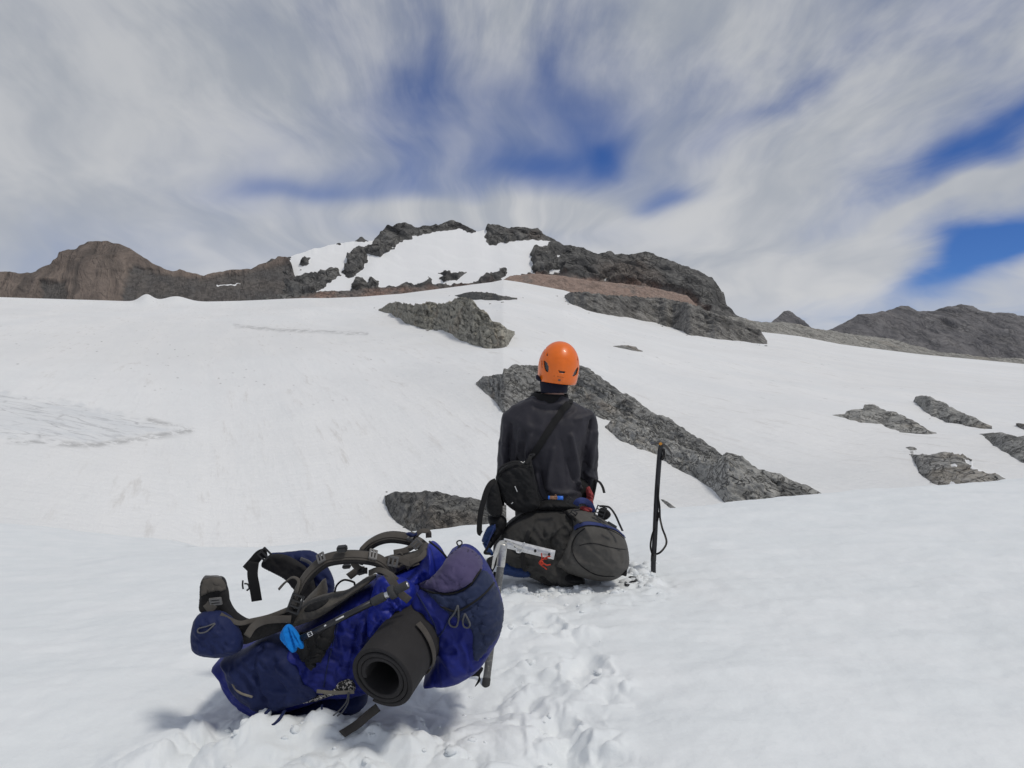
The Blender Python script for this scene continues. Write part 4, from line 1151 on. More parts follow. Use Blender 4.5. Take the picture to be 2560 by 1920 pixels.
# ------------------------------------------------------------------ the blue backpack lying on its front, harness up
def blue_pack():
    g0 = ground(-0.45, 2.3)
    B0 = empty('blue_backpack', (-0.45, 2.3, g0), 'large blue hiking backpack lying harness-up on the trampled near snow', 'backpack')
    body = puffy('main_body', K1((290, 930), (420, 860), (560, 800), (740, 735), (900, 665), (1060, 565), (1180, 475), (1300, 420), (1420, 405), (1560, 400), (1640, 470), (1640, 600), (1560, 760),
                                 (1450, 940), (1330, 1070), (1180, 1130), (1020, 1140), (900, 1180), (760, 1220), (600, 1258), (470, 1195), (390, 1115), (340, 1015)),
                 2.30, 0.155, 0.17, M['blue'], B0, R=66, res=3.4, wr=(0.015, 34), seed=1.0, power=2.8,
                 creases=[(K1((1230, 640), (1210, 740), (1190, 860), (1150, 1000)), -0.012, 6), (K1((1270, 620), (1250, 760), (1230, 880)), 0.012, 8), (K1((1120, 560), (1010, 760), (900, 1000)), 0.010, 14),
                          (K1((1060, 640), (960, 800), (860, 1000)), -0.010, 8), (K1((1300, 430), (1380, 540), (1420, 640)), -0.010, 7)])
    bb = world_bvh(body)
    puffy('lower_pocket', K1((318, 925), (440, 880), (560, 800), (640, 785), (740, 850), (850, 1000), (950, 1125), (890, 1180), (760, 1218), (620, 1258), (470, 1198), (392, 1122), (345, 1010)),
          2.205, 0.085, 0.05, M['navy'], B0, R=40, res=3.4, wr=(0.011, 30), seed=2.0, power=2.8,
          creases=[(K1((600, 810), (560, 900), (590, 1050), (640, 1180)), -0.009, 7), (K1((700, 930), (820, 1040), (930, 1120)), 0.008, 7), (K1((420, 960), (480, 1080), (560, 1180)), 0.008, 10)])
    patch('stretch_pocket', K1((735, 800), (830, 780), (960, 735), (1030, 700), (1010, 800), (940, 930), (870, 1010), (800, 930)), bb, M['bagblack'], B0, 0.006, 0.012, R=18)
    for sm_ in (((560, 800), (620, 960), (700, 1120), (770, 1212)), ((1065, 570), (1030, 760), (980, 960), (950, 1125)), ((1240, 800), (1200, 900), (1160, 1020), (1130, 1120))):
        tube('seam', onsurf(bb, K1(*sm_), 0.0015), 0.0018, M['navy'], body, 6, 0)
    # upper drawcord bag above the harness, crumpled
    up = puffy('upper_bag', K1((1360, 400), (1460, 370), (1560, 325), (1605, 235), (1640, 193), (1700, 235), (1752, 335), (1760, 400), (1690, 450), (1600, 480), (1500, 500), (1420, 470)), 2.30, 0.11, 0.12, M['royal'], B0, R=55, res=3.6,
          wr=(0.014, 26), seed=3.0, creases=[(K1((1640, 215), (1660, 320), (1640, 430)), 0.014, 7), (K1((1690, 250), (1720, 340), (1700, 420)), -0.012, 6), (K1((1560, 340), (1590, 410), (1560, 470)), -0.012, 6), (K1((1420, 420), (1520, 400), (1620, 330)), 0.012, 7)])
    side = puffy('side_gusset', K1((1300, 420), (1420, 415), (1530, 470), (1545, 560), (1500, 640), (1420, 720), (1300, 780), (1240, 800), (1225, 700), (1250, 560)), 2.175, 0.06, 0.06, M['royal'], B0, R=45, res=3.6, wr=(0.011, 26), seed=4.0,
          creases=[(K1((1340, 470), (1400, 560), (1440, 650)), -0.014, 6), (K1((1420, 440), (1470, 540), (1460, 640)), 0.012, 7), (K1((1290, 560), (1360, 600), (1440, 600)), -0.010, 5), (K1((1260, 640), (1330, 690), (1400, 690)), 0.010, 6), (K1((1380, 430), (1430, 500), (1500, 520)), -0.012, 5), (K1((1450, 560), (1400, 640), (1330, 740)), 0.010, 6), (K1((1480, 600), (1440, 680), (1350, 760)), -0.012, 5), (K1((1290, 470), (1270, 560), (1265, 640)), -0.010, 5)])
    lid = puffy('lid', K1((1540, 495), (1660, 415), (1720, 330), (1765, 262), (1860, 236), (1950, 290), (2035, 425), (2088, 560), (2107, 650), (2088, 760), (2030, 860), (1960, 960), (1840, 1038), (1710, 1066), (1600, 1066),
                         (1640, 980), (1680, 890), (1662, 760), (1600, 650), (1530, 570)), 2.25, 0.15, 0.17, M['blue'], B0, R=56, res=3.4, wr=(0.010, 34), seed=5.0, tu=0.0001, power=2.7,
                creases=[(K1((1560, 580), (1650, 720), (1700, 900), (1680, 1050)), -0.010, 7), (K1((1900, 750), (1905, 860), (1890, 960)), -0.007, 4), (K1((1930, 860), (1980, 840), (2040, 800)), -0.006, 4), (K1((1920, 920), (1980, 900)), 0.006, 5)])
    bl = world_bvh(lid)
    pan = patch('lid_back_panel', K1((1600, 500), (1700, 525), (1800, 525), (1900, 465), (1962, 375), (2035, 440), (2085, 570), (2100, 650), (2080, 770), (2000, 880), (1925, 960), (1905, 880), (1905, 780), (1850, 710), (1760, 660), (1680, 590)), bl, M['slate'], lid, 0.004, 0.006, R=14, res=3.4,
                creases=[(K1((1720, 640), (1850, 640), (1990, 540), (2050, 480)), -0.007, 3.5), (K1((1960, 660), (2040, 640)), 0.004, 7), (K1((1950, 760), (2030, 700)), 0.005, 8)], wr=(0.003, 16))
    pur = patch('lid_top_panel', K1((1562, 482), (1640, 440), (1700, 385), (1752, 310), (1790, 268), (1862, 240), (1935, 285), (1962, 345), (1935, 415), (1860, 480), (1765, 518), (1665, 512)), bl, M['purple'], lid, 0.006, 0.010, R=16, res=3.4, wr=(0.003, 15))
    pur['label'] = 'faded purple top panel of the lid'
    bl2 = world_bvh(lid, pan, pur)
    tube('zipper', onsurf(bl2, K1((1565, 488), (1660, 520), (1775, 524), (1880, 478), (1960, 370)), 0.002), 0.0035, M['bagblack'], lid, 6, 0)
    tube('zipper', onsurf(bl2, K1((1700, 605), (1800, 640), (1900, 590), (1990, 520), (2045, 455)), 0.001), 0.0032, M['bagblack'], lid, 6, 0)
    tube('zipper', onsurf(bl2, K1((1545, 520), (1600, 610), (1660, 720), (1690, 800), (1760, 660), (1690, 590)), 0.001), 0.0022, M['navy'], lid, 6, 0)
    for lp in (((1812, 600), (1790, 650), (1757, 695), (1765, 730), (1800, 738), (1815, 700), (1816, 640), (1812, 600)), ((1858, 655), (1845, 695), (1850, 735), (1878, 744), (1890, 722), (1872, 680), (1858, 655))):
        tube('zip_pull', onsurf(bl2, K1(*lp), 0.007), 0.0026, M['greycord'], lid, 6, 0)
    tube('hang_loop', [P(a, b_, 2.24) for a, b_ in K1((1808, 240), (1822, 222), (1838, 205), (1836, 188), (1820, 184), (1806, 194), (1812, 212), (1826, 224), (1822, 240))], 0.0022, M['rubber'], lid, 6, 4)
    buckle('lid_buckle', P(*K1((2100, 660))[0], 2.2), ((0, 1, 0.2), (0, 0.2, -1)), 0.03, 0.03, M['plastic'], lid)
    # hip belt, near wing with pocket
    hb = puffy('hip_belt', K1((172, 425), (292, 420), (328, 500), (345, 590), (400, 660), (480, 695), (600, 672), (720, 612), (775, 600), (800, 660), (760, 735), (640, 780), (520, 825), (430, 850), (350, 800), (250, 680), (158, 640), (152, 560)), 2.15, 0.02, 0.03, M['blackpad'], B0, R=14, res=3.4, wr=(0.003, 14), tu=0.00012)
    hbb = world_bvh(hb)
    patch('belt_end', K1((178, 432), (288, 428), (318, 505), (240, 512), (166, 540), (160, 510)), hbb, M['taupe'], hb, 0.004, 0.002, R=6, res=3)
    ribbon('belt_strap', P3(K1((285, 660), (340, 690), (410, 715), (480, 700), (600, 672), (740, 618)), [2.09, 2.10, 2.11, 2.125, 2.13, 2.14]), 0.013, M['taupe'], hb, 0.003, (0, -0.8, 0.5))
    ribbon('belt_strap', P3(K1((455, 800), (500, 735), (570, 700), (660, 690), (740, 690)), [2.09, 2.10, 2.105, 2.11, 2.12]), 0.020, M['taupe'], hb, 0.003, (0, -1, 0.2))
    box('belt_buckle', P(*K1((235, 424))[0], 2.135), ((1, 0, -0.05), (0, 0, 1)), (0.048, 0.016, 0.011), M['greyplastic'], hb, 0.003)
    buckle('belt_buckle', P(*K1((255, 575))[0], 2.105), ((1, 0, 0.1), (0, -0.2, 1)), 0.034, 0.022, M['greyplastic'], hb)
    ribbon('belt_strap', P3(K1((195, 632), (220, 612), (235, 590)), 2.105), 0.03, M['taupe'], hb, 0.003)
    pk = puffy('belt_pocket', K1((132, 672), (180, 640), (262, 632), (330, 655), (385, 715), (425, 800), (425, 880), (360, 918), (280, 930), (180, 918), (122, 880), (105, 800), (114, 730)), 2.11, 0.055, 0.03, M['navy'], hb, R=36, res=3.4, wr=(0.006, 15), seed=6.0,
               creases=[(K1((260, 640), (330, 720), (360, 820)), -0.006, 5), (K1((150, 850), (260, 880), (380, 860)), 0.004, 6)])
    kb = world_bvh(pk)
    tube('pocket_zip_pull', onsurf(kb, K1((250, 715), (200, 735), (150, 748), (138, 765), (150, 778), (190, 772), (225, 745), (252, 718)), 0.004), 0.002, M['greycord'], hb, 6, 0)
    # far wing of the belt
    puffy('hip_belt_far_wing', K1((600, 270), (700, 258), (830, 247), (900, 268), (955, 330), (1000, 410), (1018, 480), (1000, 560), (940, 600), (880, 560), (860, 450), (760, 330)), 2.56, 0.035, 0.05, M['navy'], B0, R=26, res=3.6, wr=(0.007, 15), seed=7.0)
    puffy('far_belt_pad', K1((548, 345), (585, 285), (660, 268), (740, 290), (830, 350), (880, 420), (900, 540), (840, 580), (775, 520), (700, 435), (610, 385)), 2.52, 0.02, 0.02, M['blackpad'], B0, R=12, res=3.4, wr=(0.003, 14))
    ribbon('far_belt_trim', P3(K1((800, 300), (850, 320), (885, 350)), 2.495), 0.011, M['greycord'], B0, 0.004)
    ribbon('far_belt_strap', P3(K1((585, 262), (540, 275), (500, 318), (452, 372)), 2.50), 0.032, M['black'], B0, 0.003, (0.1, -1, 0.2))
    ribbon('far_belt_strap', P3(K1((500, 320), (492, 400), (505, 480), (520, 572)), [2.49, 2.485, 2.48, 2.48]), 0.034, M['black'], B0, 0.003, (0, -1, 0))
    buckle('far_belt_buckle', P(*K1((570, 272))[0], 2.49), ((0.7, 0, -0.7), (0.7, 0, 0.7)), 0.036, 0.036, M['plastic'], B0)
    tube('elastic_cord', P3(K1((430, 440), (428, 470), (432, 495)), 2.48), 0.003, M['plastic'], B0, 6)
    tube('elastic_cord', P3(K1((440, 460), (462, 465), (470, 490), (455, 505)), 2.48), 0.003, M['plastic'], B0, 6)
    # back panel: mesh with a dark foam window
    bp = puffy('back_panel', K1((738, 735), (770, 660), (830, 590), (900, 560), (985, 540), (1080, 520), (1200, 440), (1290, 415), (1200, 490), (1080, 570), (960, 655), (860, 700)), 2.19, 0.05, 0.10, M['mesh'], B0, R=20, res=3.4, wr=(0.003, 12))
    bpb = world_bvh(bp)
    patch('foam_window', K1((818, 632), (850, 602), (920, 572), (985, 560), (965, 592), (905, 632), (840, 648)), bpb, M['bagblack'], bp, 0.003, 0.002, R=5, res=3)
    puffy('lumbar_pad', K1((770, 640), (850, 540), (900, 490), (950, 430), (960, 470), (965, 540), (900, 570), (830, 620)), 2.33, 0.05, 0.06, M['mesh'], B0, R=20, res=3.6)
    # shoulder straps: arched pads, webbing over them
    def strap(pts, Ys, cen, w_, name, off):
        cen = P(*K1(cen)[0], Ys[0])
        ps = [P(a, b_, y) for (a, b_), y in zip(catmull(K1(*pts), 6), np.interp(np.linspace(0, 1, len(pts) * 6 - 5), np.linspace(0, 1, len(Ys)), Ys))]
        ns = [((p - cen).normalized() * 0.8 + Vector((0, -0.75, 0.15))).normalized() for p in ps]
        pad = link(name, mesh(*ribbon_data(ps, [w_ * (0.75 + 0.25 * math.sin(math.pi * i / len(ps))) for i in range(len(ps))], 0.011, ns)), M['blackpad'], B0)
        ps2 = [p + n_ * 0.007 for p, n_ in zip(ps, ns)]
        link('strap_cover', mesh(*ribbon_data(ps2, w_ * 0.72, 0.004, ns)), M['taupe'], pad)
        ps3 = [p + n_ * 0.0105 for p, n_ in zip(ps, ns)]
        link('strap_webbing', mesh(*ribbon_data(ps3[3:-2], 0.02, 0.003, ns[3:-2])), M['taupe'], pad)
        return pad, ps, ns
    s1, ps, ns = strap([(765, 610), (785, 530), (840, 425), (925, 338), (1000, 302), (1140, 288), (1280, 305), (1355, 352), (1395, 410)], [2.16, 2.15, 2.16, 2.2], (1080, 700), 0.044, 'shoulder_strap', 0)
    for q in (0.42, 0.72):
        i = int(q * len(ps)); t = ps[i + 1] - ps[i]
        buckle('strap_buckle', ps[i] + ns[i] * 0.02, (t.cross(ns[i]), t), 0.034, 0.024, M['greyplastic'], s1)
    ribbon('load_lifter', P3(K1((1350, 390), (1400, 460), (1440, 520), (1500, 570)), [2.13, 2.09, 2.08, 2.085]), 0.021, M['taupe'], s1, 0.003, (0.1, -1, 0.1))
    buckle('adjuster', P(*K1((768, 590))[0], 2.125), ((0.8, 0, -0.3), (0.35, 0, 0.9)), 0.036, 0.055, M['plastic'], s1, 3)
    ribbon('loose_webbing', P3(K1((760, 560), (790, 450), (750, 420), (700, 455), (660, 498)), [2.13, 2.14, 2.15, 2.16, 2.16]), 0.009, M['taupe'], s1, 0.003, (0, -0.5, 1))
    s2, ps, ns = strap([(1180, 330), (1210, 250), (1280, 190), (1370, 162), (1470, 170), (1560, 200), (1620, 250)], [2.44, 2.44, 2.42, 2.40], (1420, 420), 0.042, 'shoulder_strap', 0)
    i = int(0.75 * len(ps)); t = ps[i + 1] - ps[i]
    buckle('strap_buckle', ps[i] + ns[i] * 0.02, (t.cross(ns[i]), t), 0.034, 0.03, M['greyplastic'], s2)
    ribbon('load_lifter', P3(K1((1540, 150), (1580, 122), (1620, 128), (1625, 165)), 2.40), 0.018, M['taupe'], s2, 0.003, (0, -0.6, 0.8))
    puffy('yoke_pad', K1((1290, 380), (1350, 290), (1450, 270), (1540, 250), (1600, 200), (1640, 235), (1590, 300), (1500, 350), (1400, 400)), 2.31, 0.06, 0.06, M['taupe'], B0, R=24, res=3.6, wr=(0.006, 14))
    for pts_, ys_, w_ in ((((1300, 345), (1360, 305), (1430, 300), (1500, 330), (1560, 318)), [2.20, 2.19, 2.19, 2.20, 2.21], 0.02), (((1400, 262), (1470, 248), (1530, 215), (1575, 168)), [2.30, 2.30, 2.32, 2.36], 0.018),
                          (((1240, 392), (1300, 372), (1370, 398), (1420, 440)), [2.17, 2.15, 2.12, 2.11], 0.016), (((1190, 240), (1225, 205), (1260, 180)), [2.40, 2.41, 2.42], 0.012),
                          (((1480, 360), (1520, 322), (1580, 290), (1625, 225)), [2.20, 2.20, 2.22, 2.28], 0.015), (((1130, 300), (1150, 340), (1190, 372), (1230, 378)), [2.15, 2.16, 2.17, 2.18], 0.018)):
        ribbon('webbing', P3(K1(*pts_), ys_), w_, M['taupe'], B0, 0.003, (0.1, -0.8, 0.5))
    buckle('webbing_buckle', P(*K1((1395, 318))[0], 2.175), ((0.2, 0, 1), (1, 0, 0.1)), 0.03, 0.03, M['greyplastic'], B0)
    buckle('webbing_buckle', P(*K1((1545, 205))[0], 2.30), ((0.7, 0, 0.7), (-0.7, 0, 0.7)), 0.03, 0.026, M['greyplastic'], B0)
    puffy('toggle', K1((1478, 140), (1500, 128), (1530, 140), (1545, 128), (1550, 150), (1510, 162)), 2.38, 0.01, 0.01, M['navy'], B0, R=4, res=2.2, wr=(0.002, 6))
    box('cord_lock', P(*K1((1190, 385))[0], 2.165), ((1, 0, 0.3), (0, -0.5, 1)), (0.022, 0.016, 0.014), M['plastic'], B0, 0.003)
    tube('haul_loop', P3(K1((1380, 300), (1440, 265), (1455, 300), (1430, 340)), 2.21), 0.004, M['taupe'], B0, 6)
    puffy('strap_tab', K1((1092, 400), (1170, 345), (1215, 350), (1205, 375), (1125, 435)), 2.22, 0.004, 0.004, M['taupe'], B0, R=4, res=3, sharp=True, wr=(0, 10))
    box('sternum_clip', P(*K1((1068, 236))[0], 2.14), ((1, 0, 0.1), (0, -0.3, 1)), (0.028, 0.02, 0.016), M['plastic'], B0, 0.003)
    box('sternum_clip', P(*K1((1097, 350))[0], 2.20), ((1, 0, 0.1), (0, -0.3, 1)), (0.024, 0.015, 0.011), M['plastic'], B0, 0.003)
    tube('drawcord', P3(K1((1020, 520), (1035, 470), (1080, 437), (1140, 450), (1150, 470)), 2.24), 0.003, M['black'], B0, 6)
    tube('drawcord', P3(K1((1630, 190), (1680, 230), (1730, 280), (1760, 330)), [2.26, 2.22, 2.2, 2.18]), 0.003, M['bagblack'], B0, 6)
    # underside: dark base fabric, patterned cloth, cords and strap ends
    puffy('base_panel', K1((715, 1240), (850, 1200), (1000, 1150), (1150, 1130), (1230, 1190), (1200, 1260), (1080, 1305), (950, 1330), (860, 1368), (790, 1345), (740, 1300)), 2.27, 0.09, 0.10, M['navy'], B0, R=50, res=4, wr=(0.007, 18))
    puffy('patterned_lining', K1((720, 1245), (840, 1205), (920, 1175), (1010, 1130), (1060, 1085), (1130, 1080), (1150, 1150), (1010, 1180), (900, 1215), (800, 1235)), 2.155, 0.015, 0.02, M['camo'], B0, R=10, res=3, wr=(0.005, 8))
    ribbon('compression_strap', P3(K1((905, 1152), (1020, 1162), (1145, 1156)), 2.125), 0.010, M['cream'], B0, 0.003)
    tube('piping_cord', P3(K1((348, 1005), (352, 1075), (400, 1155), (490, 1190)), [2.17, 2.14, 2.12, 2.11]), 0.0035, M['cream'], B0, 6)
    tube('ice_tool_loop', P3(K1((635, 1245), (590, 1280), (560, 1320), (575, 1366), (620, 1372), (665, 1330), (700, 1275)), [2.14, 2.12, 2.10, 2.09, 2.09, 2.10, 2.13]), 0.0042, M['navy'], B0, 8)
    tube('loose_cord', P3(K1((1108, 1160), (1095, 1220), (1050, 1275), (1010, 1310)), [2.12, 2.11, 2.10, 2.09]), 0.0022, M['greycord'], B0, 6)
    tube('loose_cord', P3(K1((1112, 1160), (1106, 1225), (1070, 1285), (1035, 1312)), [2.12, 2.11, 2.10, 2.09]), 0.0022, M['greycord'], B0, 6)
    gy = [ground_Y(*q) - 0.008 for q in K1((1160, 1370), (1068, 1428))]
    ribbon('trailing_strap', P3(K1((1300, 1255), (1230, 1310), (1160, 1370), (1068, 1428)), [2.14, (2.14 + gy[0]) / 2, gy[0], gy[1]]), 0.026, M['taupe'], B0, 0.003, (-0.3, -0.7, 0.5))
    puffy('pack_label', K1((930, 1240), (945, 1235), (945, 1350), (935, 1355)), 2.14, 0.003, 0.003, M['navy'], B0, R=3, res=2.5, sharp=True, wr=(0, 8))
    # bottom straps by the axe
    puffy('axe_holder', K1((1835, 1005), (1890, 990), (1975, 1000), (1955, 1050), (1958, 1085), (1920, 1125), (1945, 1060), (1880, 1060), (1850, 1045)), 2.36, 0.006, 0.006, M['bagblack'], B0, R=5, res=2.6, wr=(0.002, 8))
    return B0, body, lid, side
bpack, bp_body, bp_lid, bp_side = blue_pack()

# rolled foam mat strapped across the pack: a real spiral
def foam_mat():
    c0 = P(*K1((1318, 1062))[0], 1.99)
    ax = Vector((0.31, 0.88, 0.30)).normalized()
    e1 = Vector((0, 0, 1)); e1 = (e1 - ax * e1.dot(ax)).normalized(); e2 = ax.cross(e1)
    o = empty('foam_mat', c0, 'rolled dark grey foam sleeping mat strapped across the blue backpack', 'sleeping mat')
    th0, N = math.radians(-100), 170
    turns = 2.85; vs, fs = [], []
    for i in range(N + 1):
        t = i / N; a = th0 + t * turns * 2 * math.pi
        r = 0.0490 + 0.0138 * t * turns + 0.0012 * math.sin(3 * a) * t
        th = 0.0122
        wob = 0.0018 * math.sin(a * 1.7) 
        di = e1 * math.cos(a) + e2 * math.sin(a)
        for (rr, z) in ((r - th / 2, 0.002 + wob), (r - th / 2 + 0.002, wob), (r + th / 2 - 0.002, wob), (r + th / 2, 0.002 + wob), (r + th / 2, 0.40), (r - th / 2, 0.40)):
            vs.append(c0 + di * rr + ax * z)
    for i in range(N):
        for k in range(6):
            fs.append((i * 6 + k, i * 6 + (k + 1) % 6, (i + 1) * 6 + (k + 1) % 6, (i + 1) * 6 + k))
    fs.append(tuple(range(6))); fs.append(tuple(range(N * 6, N * 6 + 6))[::-1])
    me = mesh(vs, fs)
    bm = bmesh.new(); bm.from_mesh(me); bmesh.ops.recalc_face_normals(bm, faces=bm.faces); bm.to_mesh(me); bm.free()
    r_ = link('mat_roll', me, M['foam'], o, smooth=False)
    R = 0.0490 + 0.0138 * turns + 0.0085
    ps, ns = [], []
    for a in np.linspace(math.radians(35), math.radians(215), 26):
        di = e1 * math.cos(a) + e2 * math.sin(a)
        ps.append(c0 + ax * (0.15 - 0.03 * math.sin(a)) + di * R); ns.append(di)
    link('mat_strap', mesh(*ribbon_data(ps, 0.02, 0.003, ns)), M['taupe'], o)
    return o
foam_mat()

# trekking pole held along the side of the pack
def pole():
    a, b_ = K1((1490, 466))[0], K1((840, 795))[0]
    p0, p1 = P(*a, 2.045), P(*b_, 2.085)
    o = empty('trekking_pole', p1, 'dark telescopic trekking pole lashed along the blue backpack side', 'trekking pole')
    L = lambda t: p0.lerp(p1, t)
    tube('grip', [L(0), L(0.02), L(0.10), L(0.14)], [0.0105, 0.0115, 0.0112, 0.010], M['rubber'], o, 14, 3)
    tube('grip_ring', [L(-0.004), L(0.006)], 0.0075, M['alu'], o, 14, 0)
    tube('collar', [L(0.12), L(0.125), L(0.17), L(0.175)], [0.012, 0.0185, 0.0185, 0.012], M['rubber'], o, 14, 0)
    tube('ferrule', [L(0.17), L(0.235)], 0.0088, M['alu'], o, 14, 0)
    tube('lower_grip', [L(0.22), L(0.24), L(0.33), L(0.345)], [0.010, 0.0125, 0.012, 0.010], M['rubber'], o, 14, 3)
    tube('shaft', [L(0.32), L(1.05)], 0.0088, M['blackshaft'], o, 14, 0)
    t = (p0 - p1).normalized(); n_ = Vector((0, -1, 0.25))
    up = n_.cross(t).normalized()
    front = Vector((0, -0.0092, 0.0005))
    textobj('print', 'E3', L(0.955) + front, t, (0, -1, 0.1), 0.017, M['white'], o)
    for q0, q1 in ((0.62, 0.70), (0.795, 0.815)):
        tube('marking', [L(q0) + Vector((0, -0.0072, 0.003)), L(q1) + Vector((0, -0.0072, 0.003))], 0.0024, M['white'], o, 6, 0)
    return o
pole()
# bright blue folded cloth stuffed in the pocket
cl = puffy('folded_cloth', K1((668, 800), (690, 745), (718, 722), (748, 735), (790, 790), (822, 855), (815, 880), (785, 868), (775, 892), (752, 900), (700, 850)), 2.085, 0.016, 0.016, M['cyan'], None, R=9, res=2.4,
           creases=[(K1((725, 730), (748, 800), (775, 885)), -0.012, 2.2), (K1((742, 738), (780, 810), (812, 870)), -0.010, 2.0), (K1((700, 745), (722, 820), (750, 890)), 0.006, 4)], wr=(0.002, 7))
tag(cl, 'bright sky-blue folded cloth tucked into the blue backpack side pocket', 'cloth')

# ------------------------------------------------------------------ ice axe with silver head standing behind the blue pack
def silver_axe():
    Yb_, Yt_ = 2.50, 2.62
    bot, top = P(1207, 1728, Yb_), P(1258, 1362, Yt_)
    bot.z -= 0.06
    o = empty('ice_axe', bot, 'ice axe with silver steel head and grey shaft standing behind the blue backpack', 'ice axe', 'ice axes stuck in the snow')
    ax = (top - bot).normalized()
    X = Vector((1, 0.1, 0)); X = (X - ax * X.dot(ax)).normalized(); Yv = ax.cross(X)
    def oval(t0, t1, a, b_, mat_, name, n=18):
        vs, fs = [], []
        for t, k in ((t0, 0.85), (t0 + 0.004, 1), (t1 - 0.004, 1), (t1, 0.9)):
            for i in range(n):
                an = 2 * math.pi * i / n
                vs.append(bot + ax * t + X * a * k * math.cos(an) + Yv * b_ * k * math.sin(an))
        for j in range(3):
            for i in range(n):
                fs.append((j * n + i, j * n + (i + 1) % n, (j + 1) * n + (i + 1) % n, (j + 1) * n + i))
        fs.append(tuple(range(n))[::-1]); fs.append(tuple(range(3 * n, 4 * n)))
        return link(name, mesh(vs, fs), mat_, o)
    H = (top - bot).length
    oval(0.07, H - 0.045, 0.0125, 0.0085, M['greyshaft'], 'shaft')
    oval(0.045, 0.10, 0.0135, 0.0095, M['rubber'], 'tip_sleeve')
    oval(-0.02, 0.06, 0.006, 0.005, M['steel'], 'spike')
    oval(H - 0.075, H + 0.002, 0.0145, 0.0105, M['steel'], 'head_socket')
    # head: curved pick to the left, adze blade to the right, turned towards the viewer a little
    D_ = Vector((0.86, 0.5, 0)).normalized()
    def blade(prof, th, name):
        vs, fs = [], []
        for (s, top_, bot_) in prof:
            c = top + D_ * s
            nn = D_.cross(Vector((0, 0, 1)))
            for sgn in (-1, 1):
                vs.append(c + Vector((0, 0, top_)) + nn * th / 2 * sgn); vs.append(c + Vector((0, 0, bot_)) + nn * th / 2 * sgn)
        for i in range(len(prof) - 1):
            a = i * 4; b_ = a + 4
            fs += [(a, a + 1, b_ + 1, b_), (a + 2, b_ + 2, b_ + 3, a + 3), (a, b_, b_ + 2, a + 2), (a + 1, a + 3, b_ + 3, b_ + 1)]
        fs += [(0, 2, 3, 1), tuple(len(prof) * 4 - 4 + k for k in (0, 1, 3, 2))]
        me = mesh(vs, fs)
        bm = bmesh.new(); bm.from_mesh(me); bmesh.ops.recalc_face_normals(bm, faces=bm.faces); bm.to_mesh(me); bm.free()
        return link(name, me, M['steel'], o, smooth=False)
    blade([(0.012, 0.016, -0.02), (-0.012, 0.015, -0.018), (-0.024, 0.004, -0.03), (-0.033, -0.018, -0.052), (-0.039, -0.042, -0.072), (-0.0425, -0.064, -0.078), (-0.0435, -0.074, -0.076)], 0.006, 'pick')
    # adze: widening blade
    vs = []
    for s, w_, z in ((0.008, 0.010, 0.012), (0.03, 0.012, 0.006), (0.05, 0.024, -0.004), (0.062, 0.026, -0.016)):
        nn = D_.cross(Vector((0, 0, 1))); c = top + D_ * s + Vector((0, 0, z))
        vs += [c + nn * w_ + Vector((0, 0, .0025)), c - nn * w_ + Vector((0, 0, .0025)), c + nn * w_ - Vector((0, 0, .0025)), c - nn * w_ - Vector((0, 0, .0025))]
    fs = []
    for i in range(3):
        a = i * 4; b_ = a + 4
        fs += [(a, a + 1, b_ + 1, b_), (a + 2, b_ + 2, b_ + 3, a + 3), (a, b_, b_ + 2, a + 2), (a + 1, a + 3, b_ + 3, b_ + 1)]
    fs += [(0, 2, 3, 1), (12, 13, 15, 14)]
    link('adze', mesh(vs, fs), M['steel'], o, smooth=False)
    textobj('print', 'SI', bot + ax * (H - 0.14) + Vector((0.001, -0.0092, 0.0)), -ax, (0.1, -1, 0), 0.016, M['white'], o)
    ribbon('leash', P3([(1240, 1430), (1232, 1480), (1224, 1530)], [2.63, 2.62, 2.6]), 0.018, M['black'], o, 0.003, (0.4, -1, 0))
    return o
silver_axe()

